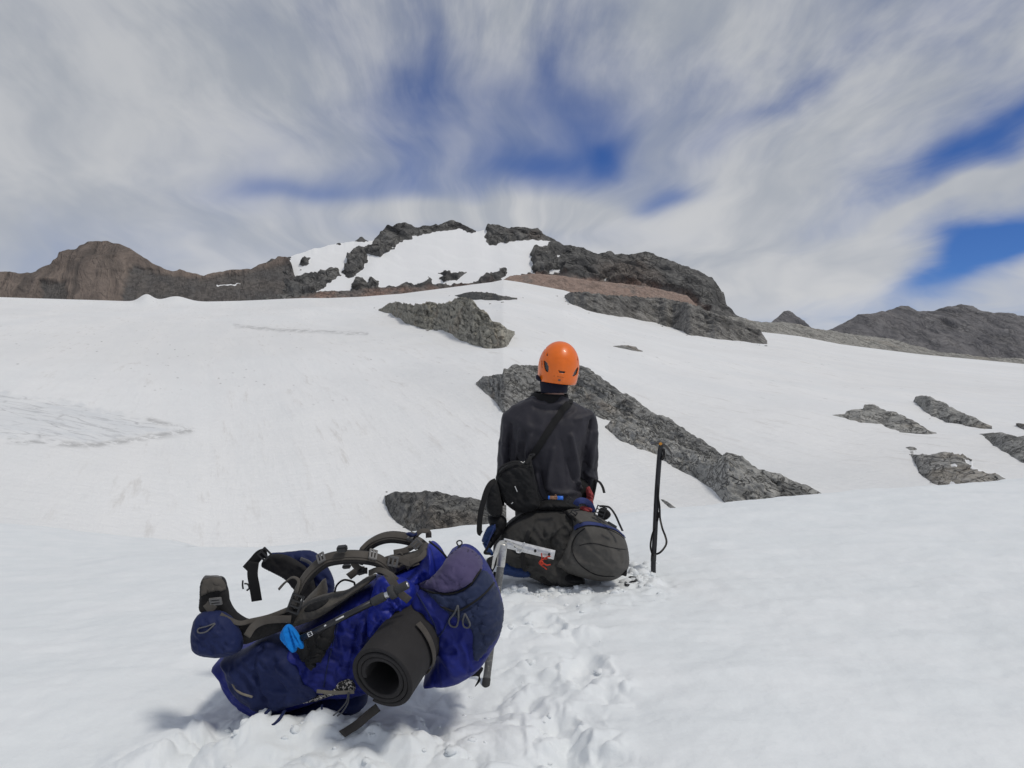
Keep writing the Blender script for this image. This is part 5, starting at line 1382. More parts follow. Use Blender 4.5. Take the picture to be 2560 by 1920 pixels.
# ------------------------------------------------------------------ the grey backpack used as a seat
def grey_pack():
    g0 = ground(0.25, 3.9)
    o = empty('grey_backpack', (0.25, 3.9, g0), 'charcoal grey backpack lying on the snow under the seated person', 'backpack')
    main = puffy('main_body', K3((250, 1110), (330, 1010), (380, 900), (500, 800), (680, 715), (850, 690), (1080, 690), (1200, 720), (1240, 860), (1200, 1100), (1150, 1300), (1250, 1440), (1300, 1525), (1200, 1565), (1020, 1580), (880, 1560), (700, 1480),
                              (520, 1400), (360, 1330), (260, 1260)), 3.98, 0.23, 0.26, M['darkgrey'], o, R=52, res=3.0, wr=(0.018, 22), seed=11.0,
                 creases=[(K3((720, 740), (690, 860), (650, 980), (640, 1080)), -0.014, 4.5), (K3((820, 980), (900, 880), (1040, 800)), 0.016, 5), (K3((900, 880), (880, 1000), (930, 1120), (960, 1170)), -0.016, 4), (K3((1000, 840), (900, 940), (820, 980)), -0.012, 4),
                          (K3((800, 1000), (810, 1080), (830, 1150)), 0.012, 5), (K3((400, 1000), (440, 900), (560, 820)), 0.010, 6)])
    lid = puffy('lid', K3((1085, 715), (1250, 702), (1400, 745), (1540, 840), (1670, 925), (1752, 1020), (1795, 1160), (1802, 1320), (1745, 1415), (1640, 1488), (1490, 1515), (1300, 1485), (1100, 1425), (930, 1345), (905, 1275), (950, 1190), (1040, 1000), (1125, 820)),
                3.90, 0.20, 0.24, M['charcoal'], o, R=58, res=3.0, wr=(0.011, 28), seed=12.0,
                creases=[(K3((1135, 830), (1100, 1000), (1000, 1180), (940, 1290)), 0.014, 6), (K3((1180, 900), (1140, 1050), (1060, 1260)), -0.012, 5), (K3((1110, 840), (1060, 980), (960, 1180)), -0.010, 3.5), (K3((1300, 740), (1420, 790)), -0.008, 4), (K3((1550, 1190), (1570, 1300), (1540, 1420)), 0.004, 7)])
    lb = world_bvh(lid); mb = world_bvh(main)
    tube('lid_seam', onsurf(lb, K3((1300, 925), (1225, 985), (1172, 1060), (1152, 1150), (1175, 1245), (1250, 1350), (1380, 1440), (1500, 1475), (1640, 1480)), 0.0015), 0.003, M['bagblack'], lid, 6, 0)
    tube('lid_seam', onsurf(lb, K3((1235, 1125), (1330, 1102), (1450, 1105), (1560, 1135), (1680, 1160), (1780, 1170)), 0.001), 0.0018, M['bagblack'], lid, 6, 0)
    strap_on('zip_tape', K3((1183, 925), (1240, 890), (1330, 872), (1450, 885), (1560, 912), (1660, 950), (1755, 1025)), lb, 0.020, M['zipblue'], lid, 0.004, 0.003)
    tube('zipper', onsurf(lb, K3((1190, 905), (1250, 866), (1350, 850), (1480, 872), (1600, 910), (1700, 965), (1750, 1010)), 0.004), 0.0028, M['bagblack'], lid, 6, 0)
    tube('zipper', onsurf(lb, K3((1190, 945), (1260, 912), (1350, 895), (1470, 910), (1600, 948), (1700, 1000), (1752, 1045)), 0.004), 0.0022, M['bagblack'], lid, 6, 0)
    base = puffy('base_compartment', K3((300, 1290), (400, 1265), (560, 1285), (660, 1330), (700, 1420), (660, 1480), (560, 1490), (420, 1465), (330, 1430)), 3.86, 0.09, 0.14, M['packblue'], o, R=34, res=3.4, wr=(0.006, 16))
    base['label'] = 'bright blue lower compartment of the grey pack'
    puffy('side_panel', K3((330, 1150), (560, 1200), (760, 1260), (905, 1310), (1000, 1390), (1200, 1460), (1290, 1530), (1160, 1560), (960, 1575), (860, 1550), (700, 1450), (560, 1330), (380, 1280)), 3.84, 0.07, 0.10, M['bagblack'], o, R=30, res=3.4, wr=(0.006, 14), seed=3.0)
    pb = world_bvh(main, lid)
    # webbing over the top and down the side
    strap_on('compression_strap', K3((330, 1020), (370, 960), (480, 850), (640, 740), (760, 690)), mb, 0.022, M['black'], o, 0.006)
    strap_on('compression_strap', K3((660, 960), (630, 1040), (600, 1100), (585, 1150)), mb, 0.022, M['black'], o, 0.005)
    strap_on('lid_strap', K3((1010, 720), (1090, 745), (1160, 790), (1200, 820)), pb, 0.022, M['black'], o, 0.006)
    buckle('lid_buckle', hit(pb, *K3((1170, 780))[0], 0.012)[0], ((1, 0, -0.7), (0.7, -0.4, 1)), 0.034, 0.034, M['plastic'], o)
    ribbon('drop_strap', P3(K3((590, 1150), (585, 1280), (605, 1390), (640, 1400)), [3.74, 3.735, 3.73, 3.75]), 0.022, M['black'], o, 0.003)
    # ring that holds the picket
    rp = P3(K3((520, 1145), (515, 1195), (560, 1200), (590, 1150), (605, 1100), (598, 1095), (570, 1140)), 3.685)
    tube('strap_ring', rp + rp[:1], 0.004, M['alu'], o, 8, 3)
    # top hardware on the harness side
    puffy('harness_pad', K3((700, 690), (800, 620), (880, 600), (1060, 605), (1180, 640), (1240, 690), (1100, 715), (900, 715)), 3.93, 0.06, 0.07, M['bagblack'], o, R=22, res=3, wr=(0.008, 12), seed=8.0)
    buckle('harness_clip', P(*K3((1115, 605))[0], 3.86), ((1, 0, -0.6), (0.6, 0, 1)), 0.026, 0.04, M['plastic'], o)
    ribbon('hip_belt_band', P3(K3((1195, 655), (1215, 620), (1260, 605), (1320, 620), (1370, 670), (1400, 745)), [3.86, 3.85, 3.85, 3.87, 3.89, 3.9]), 0.030, M['zipblue'], o, 0.008, (0, -1, 0.3))
    bx = buckle('belt_buckle', P(*K3((1480, 735))[0], 3.80), ((0.9, 0, -0.35), (0.3, 0, 1)), 0.052, 0.058, M['plastic'], o, 3)
    puffy('belt_pad', K3((1480, 690), (1560, 710), (1600, 760), (1585, 800), (1530, 830), (1450, 780)), 3.83, 0.012, 0.015, M['black'], o, R=8, res=2.6, wr=(0.002, 8))
    ribbon('belt_strap', P3(K3((1470, 670), (1530, 672), (1590, 690), (1650, 770), (1700, 880), (1735, 955)), [3.80, 3.79, 3.78, 3.77, 3.75, 3.73]), 0.013, M['black'], o, 0.003, (0.5, -0.6, 0.6))
    ribbon('belt_strap', P3(K3((1375, 540), (1390, 450), (1420, 376), (1470, 395), (1505, 450), (1525, 518)), [4.02, 4.02, 4.02, 4.0, 3.99, 3.98]), 0.017, M['black'], o, 0.003, (0.55, -0.7, 0.5))
    puffy('belt_wing', K3((1385, 500), (1410, 380), (1440, 400), (1420, 520), (1395, 620), (1380, 600)), 4.03, 0.012, 0.015, M['bagblack'], o, R=6, res=2.6, wr=(0.002, 8))
    box('side_clip', P(*K3((1615, 885))[0], 3.72), ((1, 0, -0.62), (0, -1, 0.3)), (0.05, 0.012, 0.010), M['plastic'], o, 0.002)
    # shoulder harness bunched on the left
    puffy('shoulder_strap', K3((255, 395), (300, 420), (330, 560), (355, 700), (330, 780), (240, 790), (170, 720), (160, 600), (190, 480)), 3.86, 0.04, 0.06, M['bagblack'], o, R=18, res=3, wr=(0.006, 12), seed=5.0)
    ribbon('strap_webbing', P3(K3((275, 375), (215, 410), (165, 500), (125, 640), (95, 780), (85, 960), (110, 985)), [3.86, 3.84, 3.83, 3.82, 3.81, 3.80, 3.80]), 0.027, M['black'], o, 0.003, (-0.2, -1, 0.1))
    puffy('lumbar_pad', K3((180, 790), (330, 770), (400, 830), (380, 930), (330, 1010), (260, 1100), (200, 1180), (150, 1210), (185, 1050), (210, 920)), 3.90, 0.05, 0.07, M['bagblack'], o, R=18, res=3, wr=(0.007, 12), seed=6.0)
    puffy('blue_trim', K3((165, 930), (215, 890), (265, 890), (270, 950), (200, 1060), (180, 1130), (130, 1090), (112, 1060)), 3.855, 0.02, 0.03, M['packblue'], o, R=10, res=2.6, wr=(0.004, 9))
    ribbon('blue_edge', P3(K3((265, 880), (240, 960), (190, 1080), (150, 1200)), 3.82), 0.006, M['zipblue'], o, 0.004)
    puffy('blue_trim', K3((120, 1090), (180, 1130), (240, 1190), (240, 1240), (190, 1225), (150, 1160)), 3.85, 0.02, 0.03, M['packblue'], o, R=8, res=2.6, wr=(0.003, 9))
    ribbon('strap_webbing', P3(K3((215, 1080), (180, 1150), (145, 1210), (215, 1218)), 3.80), 0.012, M['black'], o, 0.003)
    puffy('belt_wing', K3((165, 1300), (195, 1260), (270, 1240), (300, 1290), (270, 1370), (220, 1450), (185, 1400)), 3.80, 0.025, 0.03, M['bagblack'], o, R=12, res=2.8, wr=(0.004, 10))
    # strap ends lying on the snow at the right
    puffy('strap_tail', K3((1690, 1460), (1750, 1425), (1785, 1400), (1780, 1475), (1740, 1470)), 3.78, 0.008, 0.01, M['bagblack'], o, R=4, res=2.2, wr=(0.001, 8))
    rp = P3(K3((1770, 1575), (1780, 1530), (1815, 1492), (1860, 1485), (1905, 1505), (1880, 1530), (1830, 1545), (1800, 1575)), [ground_Y(*q) - 0.01 for q in K3((1770, 1575), (1780, 1530), (1815, 1492), (1860, 1485), (1905, 1505), (1880, 1530), (1830, 1545), (1800, 1575))])
    ribbon('tail_buckle', rp + rp[:1], 0.012, M['plastic'], o, 0.004, (0.1, -0.6, 0.8), sm=4)
    return o, main, lid
gpack, gp_main, gp_lid = grey_pack()

# aluminium snow picket with lightening holes, on the side of the grey pack
def picket():
    tl, tr, br_, bl_ = [P(*q, y) for q, y in zip(K3((345, 1040), (938, 1182), (905, 1302), (345, 1148)), (3.70, 3.665, 3.665, 3.70))]
    o = empty('snow_picket', (tl + br_) / 2, 'silver aluminium snow picket with round holes on the grey backpack side', 'snow picket')
    L = (tr - tl).length; Wd = (tl - bl_).length
    X = (tr - tl).normalized(); Zv = (tl - bl_); Zv = (Zv - X * Zv.dot(X)).normalized(); N = X.cross(Zv)
    if N.y > 0: N = -N
    holes = [(0.24, 0.5), (0.63, 0.5), (0.90, 0.47)]
    hr = 0.0065
    pts, edges = [], []
    for c in ((0, 0), (L, 0), (L, Wd), (0, Wd)): pts.append(c)
    edges += [(0, 1), (1, 2), (2, 3), (3, 0)]
    for hx, hz in holes:
        n0 = len(pts)
        for k in range(18): pts.append((hx * L + hr * math.cos(k * math.pi / 9), hz * Wd + hr * 1.25 * math.sin(k * math.pi / 9)))
        edges += [(n0 + k, n0 + (k + 1) % 18) for k in range(18)]
    for i in range(1, 24):
        for j in (1, 2, 3):
            q = (L * i / 24, Wd * j / 4)
            if all(math.hypot(q[0] - hx * L, q[1] - hz * Wd) > hr * 1.5 for hx, hz in holes): pts.append(q)
    vs, es, fs, *_ = delaunay_2d_cdt([Vector(p) for p in pts], edges, [], 0, 1e-6)
    keep = []
    for f_ in fs:
        c = sum((vs[i] for i in f_), Vector((0, 0))) / 3
        if all(math.hypot(c[0] - hx * L, (c[1] - hz * Wd) / 1.25) > hr * 0.97 for hx, hz in holes): keep.append(f_)
    def pos(v_, k):
        prof = 0.010 * (2 * v_[1] / Wd - 1) ** 2      # shallow V section
        return bl_ + X * v_[0] + Zv * v_[1] - N * prof + N * 0.002 * k
    n = len(vs)
    co = [pos(v_, 1) for v_ in vs] + [pos(v_, -1) for v_ in vs]
    faces = [tuple(f_) for f_ in keep] + [tuple(n + i for i in f_[::-1]) for f_ in keep]
    cnt = {}
    for f_ in keep:
        for a, b_ in zip(f_, tuple(f_[1:]) + (f_[0],)): cnt[(a, b_)] = cnt.get((a, b_), 0) + 1
    for (a, b_) in list(cnt):
        if (b_, a) not in cnt: faces.append((b_, a, a + n, b_ + n))
    me = mesh(co, faces)
    bm = bmesh.new(); bm.from_mesh(me); bmesh.ops.recalc_face_normals(bm, faces=bm.faces); bm.to_mesh(me); bm.free()
    link('plate', me, M['alu'], o, smooth=False)
    # red tie cord, knotted
    c = tube('tie_cord', P3(K3((800, 1212), (806, 1262), (800, 1300), (785, 1325), (800, 1350), (835, 1375), (862, 1400)), 3.645), 0.0032, M['redcord'], o, 7)
    tube('tie_cord', P3(K3((905, 1248), (860, 1258), (820, 1285), (790, 1300), (775, 1325), (795, 1345), (830, 1335), (860, 1350), (905, 1342)), 3.642), 0.0032, M['redcord'], o, 7)
    tube('tie_cord', P3(K3((830, 1262), (850, 1280), (870, 1268)), 3.645), 0.003, M['redcord'], o, 7)
    tube('tie_knot', P3(K3((785, 1318), (800, 1308), (815, 1322), (805, 1340), (788, 1335), (792, 1318)), 3.637), 0.005, M['redcord'], o, 7)
    return o
picket()

# ------------------------------------------------------------------ the seated person, seen from behind
def person():
    Yp = 4.08
    q = lambda x, y, Y=Yp: P(*K2((x, y))[0], Y)
    px_ = 0.41 * Yp / F
    o = empty('person', (0.22, 4.1, ground(0.22, 4.1)), 'person in a charcoal jacket seen from behind, sitting on the grey backpack', 'person')
    hl, hr_ = q(455, 1010, 4.42), q(735, 985, 4.44)
    arms = {'l': (q(392, 560), q(366, 760, 4.08), q(362, 940, 4.11), hl), 'r': (q(840, 565), q(855, 760, 4.08), q(852, 925, 4.12), hr_)}
    # jacket: torso and sleeves in one skin
    def ring(y, xl, xr, hy, Y=Yp): return (q((xl + xr) / 2, y, Y), (xr - xl) / 2 * px_, hy)
    torso = [ring(1140, 560, 825, 0.13), ring(1100, 545, 832, 0.145), ring(1040, 540, 828, 0.15), ring(960, 505, 818, 0.145), ring(880, 462, 815, 0.14), ring(780, 418, 822, 0.14, 4.085), ring(680, 375, 850, 0.145, 4.085), ring(590, 348, 872, 0.14, 4.09),
             ring(545, 345, 872, 0.13, 4.09), ring(508, 355, 858, 0.115, 4.09), ring(478, 385, 818, 0.10, 4.085), ring(450, 432, 768, 0.088, 4.08), ring(425, 490, 735, 0.076, 4.08), ring(408, 545, 705, 0.065, 4.08)]
    ds = [loft_data(torso, 56, 2.35)]
    for k, (s, m1, e, h) in arms.items():
        ds += [capsule_data(s, 0.062, m1, 0.057), capsule_data(m1, 0.057, e, 0.055), capsule_data(e, 0.054, h.lerp(e, 0.12), 0.040)]
    me = remeshed(ds, 0.008, 7)
    folds = [(K2((378, 590), (376, 700), (380, 820)), -0.013, 5.5), (K2((345, 600), (338, 720), (345, 850)), 0.006, 5), (K2((440, 620), (428, 720), (415, 800)), 0.008, 5), (K2((470, 640), (462, 720), (455, 800)), -0.007, 5), (K2((505, 660), (485, 740), (478, 800)), 0.008, 4.5),
             (K2((880, 560), (850, 690), (826, 820), (810, 950)), -0.016, 5), (K2((868, 640), (835, 760), (812, 900)), 0.008, 5), (K2((905, 640), (880, 760), (870, 860)), 0.006, 6),
             (K2((640, 560), (700, 540), (760, 500)), -0.005, 5), (K2((520, 450), (600, 470), (680, 465)), 0.006, 5), (K2((530, 480), (620, 500), (690, 490)), -0.005, 5), (K2((780, 560), (840, 545), (880, 530)), 0.005, 5),
             (K2((640, 740), (620, 860), (610, 980)), 0.009, 7), (K2((690, 680), (715, 800), (720, 960)), -0.007, 8), (K2((750, 660), (780, 820), (800, 950)), 0.011, 6), (K2((735, 800), (760, 900), (800, 965)), -0.010, 5),
             (K2((560, 880), (575, 960), (605, 1030)), -0.010, 6), (K2((540, 900), (560, 980), (590, 1040)), 0.008, 4), (K2((790, 940), (815, 975), (830, 985)), 0.012, 4), (K2((770, 985), (805, 995), (830, 985)), -0.009, 4), (K2((640, 1000), (700, 1010), (790, 1000)), 0.006, 6),
             (K2((840, 830), (870, 860), (900, 870)), -0.007, 4), (K2((835, 880), (865, 905), (895, 915)), 0.007, 4), (K2((318, 700), (345, 720), (370, 725)), -0.005, 4), (K2((420, 560), (480, 600), (560, 620)), 0.004, 8)]
    sculpt(me, [(p_, a_ * 1.8, w_) for p_, a_, w_ in folds], (0.006, 20), 2.0)
    jk = link('jacket', me, M['jacket'], o)
    # body under the clothes: head, neck, trunk, arms with hands, legs, one mesh
    hc = q(668, 245)
    ds = [capsule_data(hc + Vector((0, 0.02, -0.03)), 0.075, hc + Vector((0, 0.0, 0.02)), 0.088), capsule_data(hc + Vector((0, 0.075, -0.085)), 0.04, hc + Vector((0, 0.06, -0.03)), 0.06),
          capsule_data(hc + Vector((0, 0.115, -0.055)), 0.011, hc + Vector((0, 0.10, -0.02)), 0.009),
          capsule_data(q(640, 345, 4.075), 0.058, q(638, 440, 4.085), 0.064), capsule_data(q(620, 600), 0.085, q(660, 1000), 0.09), capsule_data(q(632, 440, 4.09), 0.045, q(625, 600, 4.09), 0.06),
          capsule_data(q(440, 585, 4.1), 0.035, q(790, 590, 4.1), 0.035), capsule_data(q(640, 1060), 0.085, q(745, 1060), 0.085)]
    for k, (s, m1, e, h) in arms.items():
        ds += [capsule_data(s, 0.032, e, 0.03), capsule_data(e, 0.03, h, 0.024)]
        f = Vector((0.25 if k == 'l' else -0.25, 0.9, -0.25)).normalized(); side = Vector((0.9, 0.25, 0)) if k == 'l' else Vector((-0.9, 0.25, 0))
        ds += [capsule_data(h + f * 0.02 - side * 0.02, 0.018, h + f * 0.075 - side * 0.025, 0.016), capsule_data(h + f * 0.02 + side * 0.015, 0.018, h + f * 0.075 + side * 0.02, 0.016)]
        for i, L in enumerate((0.06, 0.072, 0.066, 0.052)):
            b0 = h + f * 0.08 + side * (0.028 - 0.02 * i); mid = b0 + f * L * 0.55 + Vector((0, 0, 0.004)); tip = mid + f * L * 0.3 + Vector((0, 0, -L * 0.4))
            ds += [capsule_data(b0, 0.009, mid, 0.0085, n=10), capsule_data(mid, 0.0085, tip, 0.0075, n=10)]
        ds += [capsule_data(h + f * 0.02 + side * 0.025, 0.011, h + f * 0.06 + side * 0.055, 0.009, n=10)]
    legs = []
    for sx, kx in ((-0.085, -0.15), (0.085, 0.17)):
        hip = Vector((0.235 + sx, 4.12, 0.40)); kn = Vector((0.235 + kx, 4.55, 0.50)); an = Vector((0.235 + kx * 1.05, 4.66, ground(0.235 + kx, 4.66) + 0.10)); toe = an + Vector((0, 0.16, -0.06))
        legs.append((hip, kn, an, toe))
        ds += [capsule_data(hip, 0.075, kn, 0.055), capsule_data(kn, 0.052, an, 0.036), capsule_data(an, 0.035, toe, 0.03)]
    link('body', remeshed(ds, 0.0075, 3), M['skin'], o)
    ds = [capsule_data(Vector((0.15, 4.12, 0.41)), 0.12, Vector((0.32, 4.12, 0.41)), 0.12)]
    for hip, kn, an, toe in legs:
        ds += [capsule_data(hip, 0.095, kn, 0.073), capsule_data(kn, 0.072, an + Vector((0, 0, 0.04)), 0.058)]
    me = remeshed(ds, 0.014, 5); sculpt(me, [], (0.006, 20), 5.0)
    link('trousers', me, M['bagblack'], o)
    for hip, kn, an, toe in legs:
        link('boot', remeshed([capsule_data(an + Vector((0, 0, 0.06)), 0.052, an + Vector((0, 0, -0.045)), 0.05), capsule_data(an + Vector((0, -0.02, -0.045)), 0.05, toe + Vector((0, 0.01, 0)), 0.045)], 0.01, 4), M['rubber'], o)
    # stand-up collar round the neck
    vs, fs, n = [], [], 48
    for (cx, y, hw, hy, dz) in ((608, 452, 142, 0.096, 0), (614, 434, 126, 0.09, 0), (622, 410, 112, 0.081, 0), (628, 397, 104, 0.076, 0), (628, 399, 98, 0.072, 0), (625, 430, 98, 0.072, 0)):
        c = q(cx, y, 4.085)
        for k in range(n):
            a = 2 * math.pi * k / n
            vs.append(c + Vector((hw * px_ * math.cos(a), hy * math.sin(a), 0.010 * math.cos(a) * -0.6 + 0.012 * math.sin(a) * 0.5)))
    for i in range(5):
        for k in range(n): fs.append((i * n + k, i * n + (k + 1) % n, (i + 1) * n + (k + 1) % n, (i + 1) * n + k))
    link('collar', mesh(vs, fs), M['collar'], o)
    # navy neck gaiter worn under the helmet
    rings = []
    for (cx, y, hw, hy, Y) in ((645, 396, 79, 0.066, 4.07), (646, 385, 82, 0.069, 4.07), (645, 360, 84, 0.072, 4.07), (648, 335, 90, 0.078, 4.08), (655, 300, 98, 0.088, 4.09), (662, 260, 100, 0.095, 4.09), (668, 200, 96, 0.092, 4.09), (670, 150, 70, 0.07, 4.09)):
        rings.append((q(cx, y, Y), hw * px_, hy))
    me = mesh(*loft_data(rings, 48, 2.1)); sculpt(me, [(K2((575, 372), (640, 385), (718, 378)), 0.004, 3), (K2((580, 350), (650, 362), (720, 352)), -0.004, 3)], (0.002, 15), 1.0)
    link('neck_gaiter', me, M['buff'], o)
    puffy('gaiter_fold', K4((622, 520), (645, 500), (690, 560), (700, 590), (650, 580), (624, 560)), 4.02, 0.015, 0.02, M['buff'], o, R=5, res=1.8, wr=(0.001, 6))
    return o, jk
man, jacket = person()

# ------------------------------------------------------------------ orange climbing helmet
def helmet():
    Yh = 4.08
    c = P(*K2((675, 238))[0], Yh)
    o = empty('climbing_helmet', c, 'orange climbing helmet with dark vents worn by the seated person', 'helmet')
    hx, hy, hzt, hzb = 0.1085, 0.135, 0.137, 0.115
    def shell(scale, nu=150, nv=110):
        vs, fs = [], []
        for j in range(nv + 1):
            t = j / nv
            for i in range(nu):
                a = 2 * math.pi * i / nu
                # rim is lower at the back (towards the viewer) than at the brow
                end = math.radians(118 + 5 * math.sin(-a) )
                ph = 0.02 + t * (end - 0.02)
                s, cz = math.sin(ph), math.cos(ph)
                rr = s if ph < math.pi / 2 else s ** 0.55
                rr = rr * 0.5 + (rr ** 0.9) * 0.5
                z = cz * (hzt if cz > 0 else hzb * 1.55)
                k = 1.0
                if t > 0.955: k = 1 - 0.10 * ((t - 0.955) / 0.045) ** 2 * 0.3
                ca, sa = math.cos(a), math.sin(a)
                vs.append(Vector((hx * scale * rr * k * ca, hy * scale * rr * k * sa, z * scale)))
        for j in range(nv):
            for i in range(nu):
                fs.append((j * nu + i, (j + 1) * nu + i, (j + 1) * nu + (i + 1) % nu, j * nu + (i + 1) % nu))
        fs.append(tuple(range(nu)))
        R_ = Matrix.Rotation(math.radians(7), 3, 'Y') @ Matrix.Rotation(math.radians(-3), 3, 'X')
        return [R_ @ v_ + c for v_ in vs], fs
    vents = [K4((718, 322), (735, 318), (765, 345), (784, 390), (789, 440), (778, 470), (758, 468), (738, 445), (724, 390)), K4((1168, 398), (1150, 415), (1115, 475), (1097, 522), (1122, 526), (1150, 505), (1166, 460), (1173, 420)),
             K4((903, 446), (925, 447), (945, 458), (985, 458), (1008, 460), (990, 480), (960, 485), (930, 478)), K4((768, 202), (778, 262), (752, 252)), K4((694, 316), (705, 316), (706, 415), (695, 405)), K4((735, 192), (728, 235), (720, 232)), K4((1160, 268), (1170, 300), (1164, 335), (1157, 310)),
             K4((736, 155), (758, 132), (750, 160), (735, 178))]
    vs, fs = shell(1.0)
    co = np.array([tuple(v_) for v_ in vs])
    fc = np.array([co[list(f_)].mean(0) for f_ in fs])
    U = 1280 + F * fc[:, 0] / fc[:, 1]; V = 960 - F * (fc[:, 2] - CAMZ) / fc[:, 1]
    kill = np.zeros(len(fs), bool)
    for pl in vents: kill |= inpoly(U, V, pl)
    kill &= fc[:, 1] < c.y + 0.03
    me = mesh(vs, [f_ for f_, k in zip(fs, kill) if not k])
    ob = bpy.data.objects.new('tmp', me); COL.objects.link(ob)
    so = ob.modifiers.new('s', 'SOLIDIFY'); so.thickness = 0.005; so.offset = -1
    me2 = bpy.data.meshes.new_from_object(ob.evaluated_get(bpy.context.evaluated_depsgraph_get())); bpy.data.objects.remove(ob)
    sh = link('shell', me2, M['helmet'], o)
    v2, f2 = shell(0.925, 60, 40)
    link('liner', mesh(v2, f2), M['liner'], o)
    hb = world_bvh(sh)
    # raised rear clip and small lettering under the slot
    l, n_ = hit(hb, *K4((925, 571))[0], 0.002)
    box('rear_clip', l, ((1, 0, -0.1), n_), (0.0125, 0.008, 0.006), M['liner'], o, 0.0012)
    l, n_ = hit(hb, *K4((940, 530))[0], 0.0006)
    l2, n2 = hit(hb, *K4((857, 518))[0], 0.0004)
    box('emblem', l2, ((1, 0, 0.85), n2), (0.0036, 0.0036, 0.0008), M['print'], o, 0)
    textobj('lettering', 'Black Diamond', l, (1, -0.02, -0.14), n_, 0.0058, M['print'], o, 0.0003)
    tube('shell_line', onsurf(hb, K4((840, 295), (920, 285), (1000, 290), (1060, 312)), 0.0003), 0.0006, M['helmet'], o, 5, 0)
    return o
helmet()

# ------------------------------------------------------------------ black shoulder bag worn across the back
def shoulder_bag():
    o = empty('shoulder_bag', P(*K2((430, 1120))[0], 3.9), 'small black shoulder bag hanging at the left hip of the seated person', 'bag')
    b0 = puffy('bag_body', K2((290, 915), (312, 872), (352, 838), (400, 820), (470, 824), (512, 832), (525, 890), (540, 990), (562, 1072), (530, 1110), (470, 1128), (420, 1122), (370, 1090), (335, 1050), (308, 985)), 3.895, 0.05, 0.07, M['bagblack'], o, R=22, res=2.6, wr=(0.010, 20), seed=9.0,
               creases=[(K2((330, 870), (420, 840), (510, 850)), -0.006, 4), (K2((500, 860), (520, 960), (540, 1060)), -0.006, 4), (K2((300, 930), (330, 1000), (370, 1070)), 0.006, 5)])
    bb = world_bvh(b0)
    tube('bag_zipper', onsurf(bb, K2((300, 935), (330, 880), (380, 850), (450, 848), (505, 860)), 0.001), 0.0025, M['black'], o, 6, 0)
    for (a, b_) in (((408, 965), (422, 998)), ((386, 1072), (396, 1064))):
        tube('reflective_tab', onsurf(bb, K2(a, b_), 0.002), 0.0022, M['white'], o, 6, 0)
    puffy('side_flap', K2((285, 935), (315, 985), (345, 1070), (320, 1090), (270, 1080), (240, 1020), (245, 970)), 3.93, 0.03, 0.04, M['bagblack'], o, R=14, res=3, wr=(0.004, 12), seed=4.0)
    jb = world_bvh(jacket)
    st = strap_on('bag_strap', K2((505, 790), (545, 735), (600, 650), (660, 560), (700, 500), (735, 462)), jb, 0.036, M['black'], o, 0.006, 0.004, 6)
    # over the shoulder to the front
    p = hit(jb, *K2((735, 462))[0], 0.007)[0]
    ribbon('bag_strap', [p, p + Vector((0.006, 0.05, 0.018)), p + Vector((0.004, 0.12, 0.010)), p + Vector((-0.005, 0.19, -0.06))], 0.036, M['black'], o, 0.004, (0.2, -0.5, 1))
    ring = P3(K2((490, 790), (520, 778), (528, 770), (500, 772), (490, 790)), 3.90)
    tube('strap_ring', ring, 0.003, M['plastic'], o, 6, 3)
    ribbon('bag_tab', P3(K2((512, 775), (495, 800), (475, 830)), [3.91, 3.885, 3.87]), 0.018, M['black'], o, 0.003)
    ribbon('bag_tab', P3(K2((500, 800), (505, 830), (500, 845)), [3.89, 3.87, 3.86]), 0.012, M['black'], o, 0.003)
    tube('key_ring', P3(K2((432, 820), (445, 815), (458, 822), (468, 812)), 3.86), 0.0022, M['steel'], o, 6, 4)
    ribbon('grab_handle', P3(K2((300, 905), (310, 865), (345, 835), (400, 815), (440, 815)), [3.88, 3.86, 3.85, 3.85, 3.86]), 0.012, M['black'], o, 0.004, (0, -0.6, 0.8))
    return o
shoulder_bag()

# ------------------------------------------------------------------ small things on the grey pack
def red_things():
    a = puffy('red_cloth', K3((1312, 470), (1352, 442), (1372, 480), (1402, 545), (1395, 600), (1400, 665), (1360, 672), (1310, 640), (1318, 560)), 3.99, 0.03, 0.04, M['red'], None, R=9, res=2.0, wr=(0.012, 7), seed=3.0)
    tag(a, 'crumpled red cloth hanging at the right hip of the seated person', 'cloth')
    a = puffy('red_cloth', K3((1240, 690), (1290, 668), (1350, 685), (1385, 705), (1372, 738), (1300, 742), (1262, 722)), 3.885, 0.02, 0.03, M['red'], None, R=7, res=2.0, wr=(0.010, 7), seed=5.0)
    tag(a, 'small crumpled red cloth tucked under the blue belt of the grey backpack', 'cloth')
    p0, p1 = P(*K3((876, 570))[0], 3.80), P(*K3((1050, 576))[0], 3.80)
    o = empty('tube_canister', p0, 'small blue and brown tube lying on the grey backpack behind the person', 'tube')
    L = lambda t: p0.lerp(p1, t)
    tube('tube_end', [L(0), L(0.015), L(0.10), L(0.12)], [0.007, 0.0088, 0.0088, 0.0085], M['capblue'], o, 16, 0)
    tube('label_band', [L(0.10), L(0.62)], 0.0086, M['brown'], o, 16, 0)
    tube('tube_cap', [L(0.60), L(0.61), L(0.97), L(1.0)], [0.0085, 0.0097, 0.0097, 0.0075], M['capblue'], o, 16, 0)
    tube('tie', P3(K3((955, 555), (962, 538), (972, 548), (985, 585)), 3.79), 0.0016, M['brown'], o, 6, 4)
    return o
red_things()

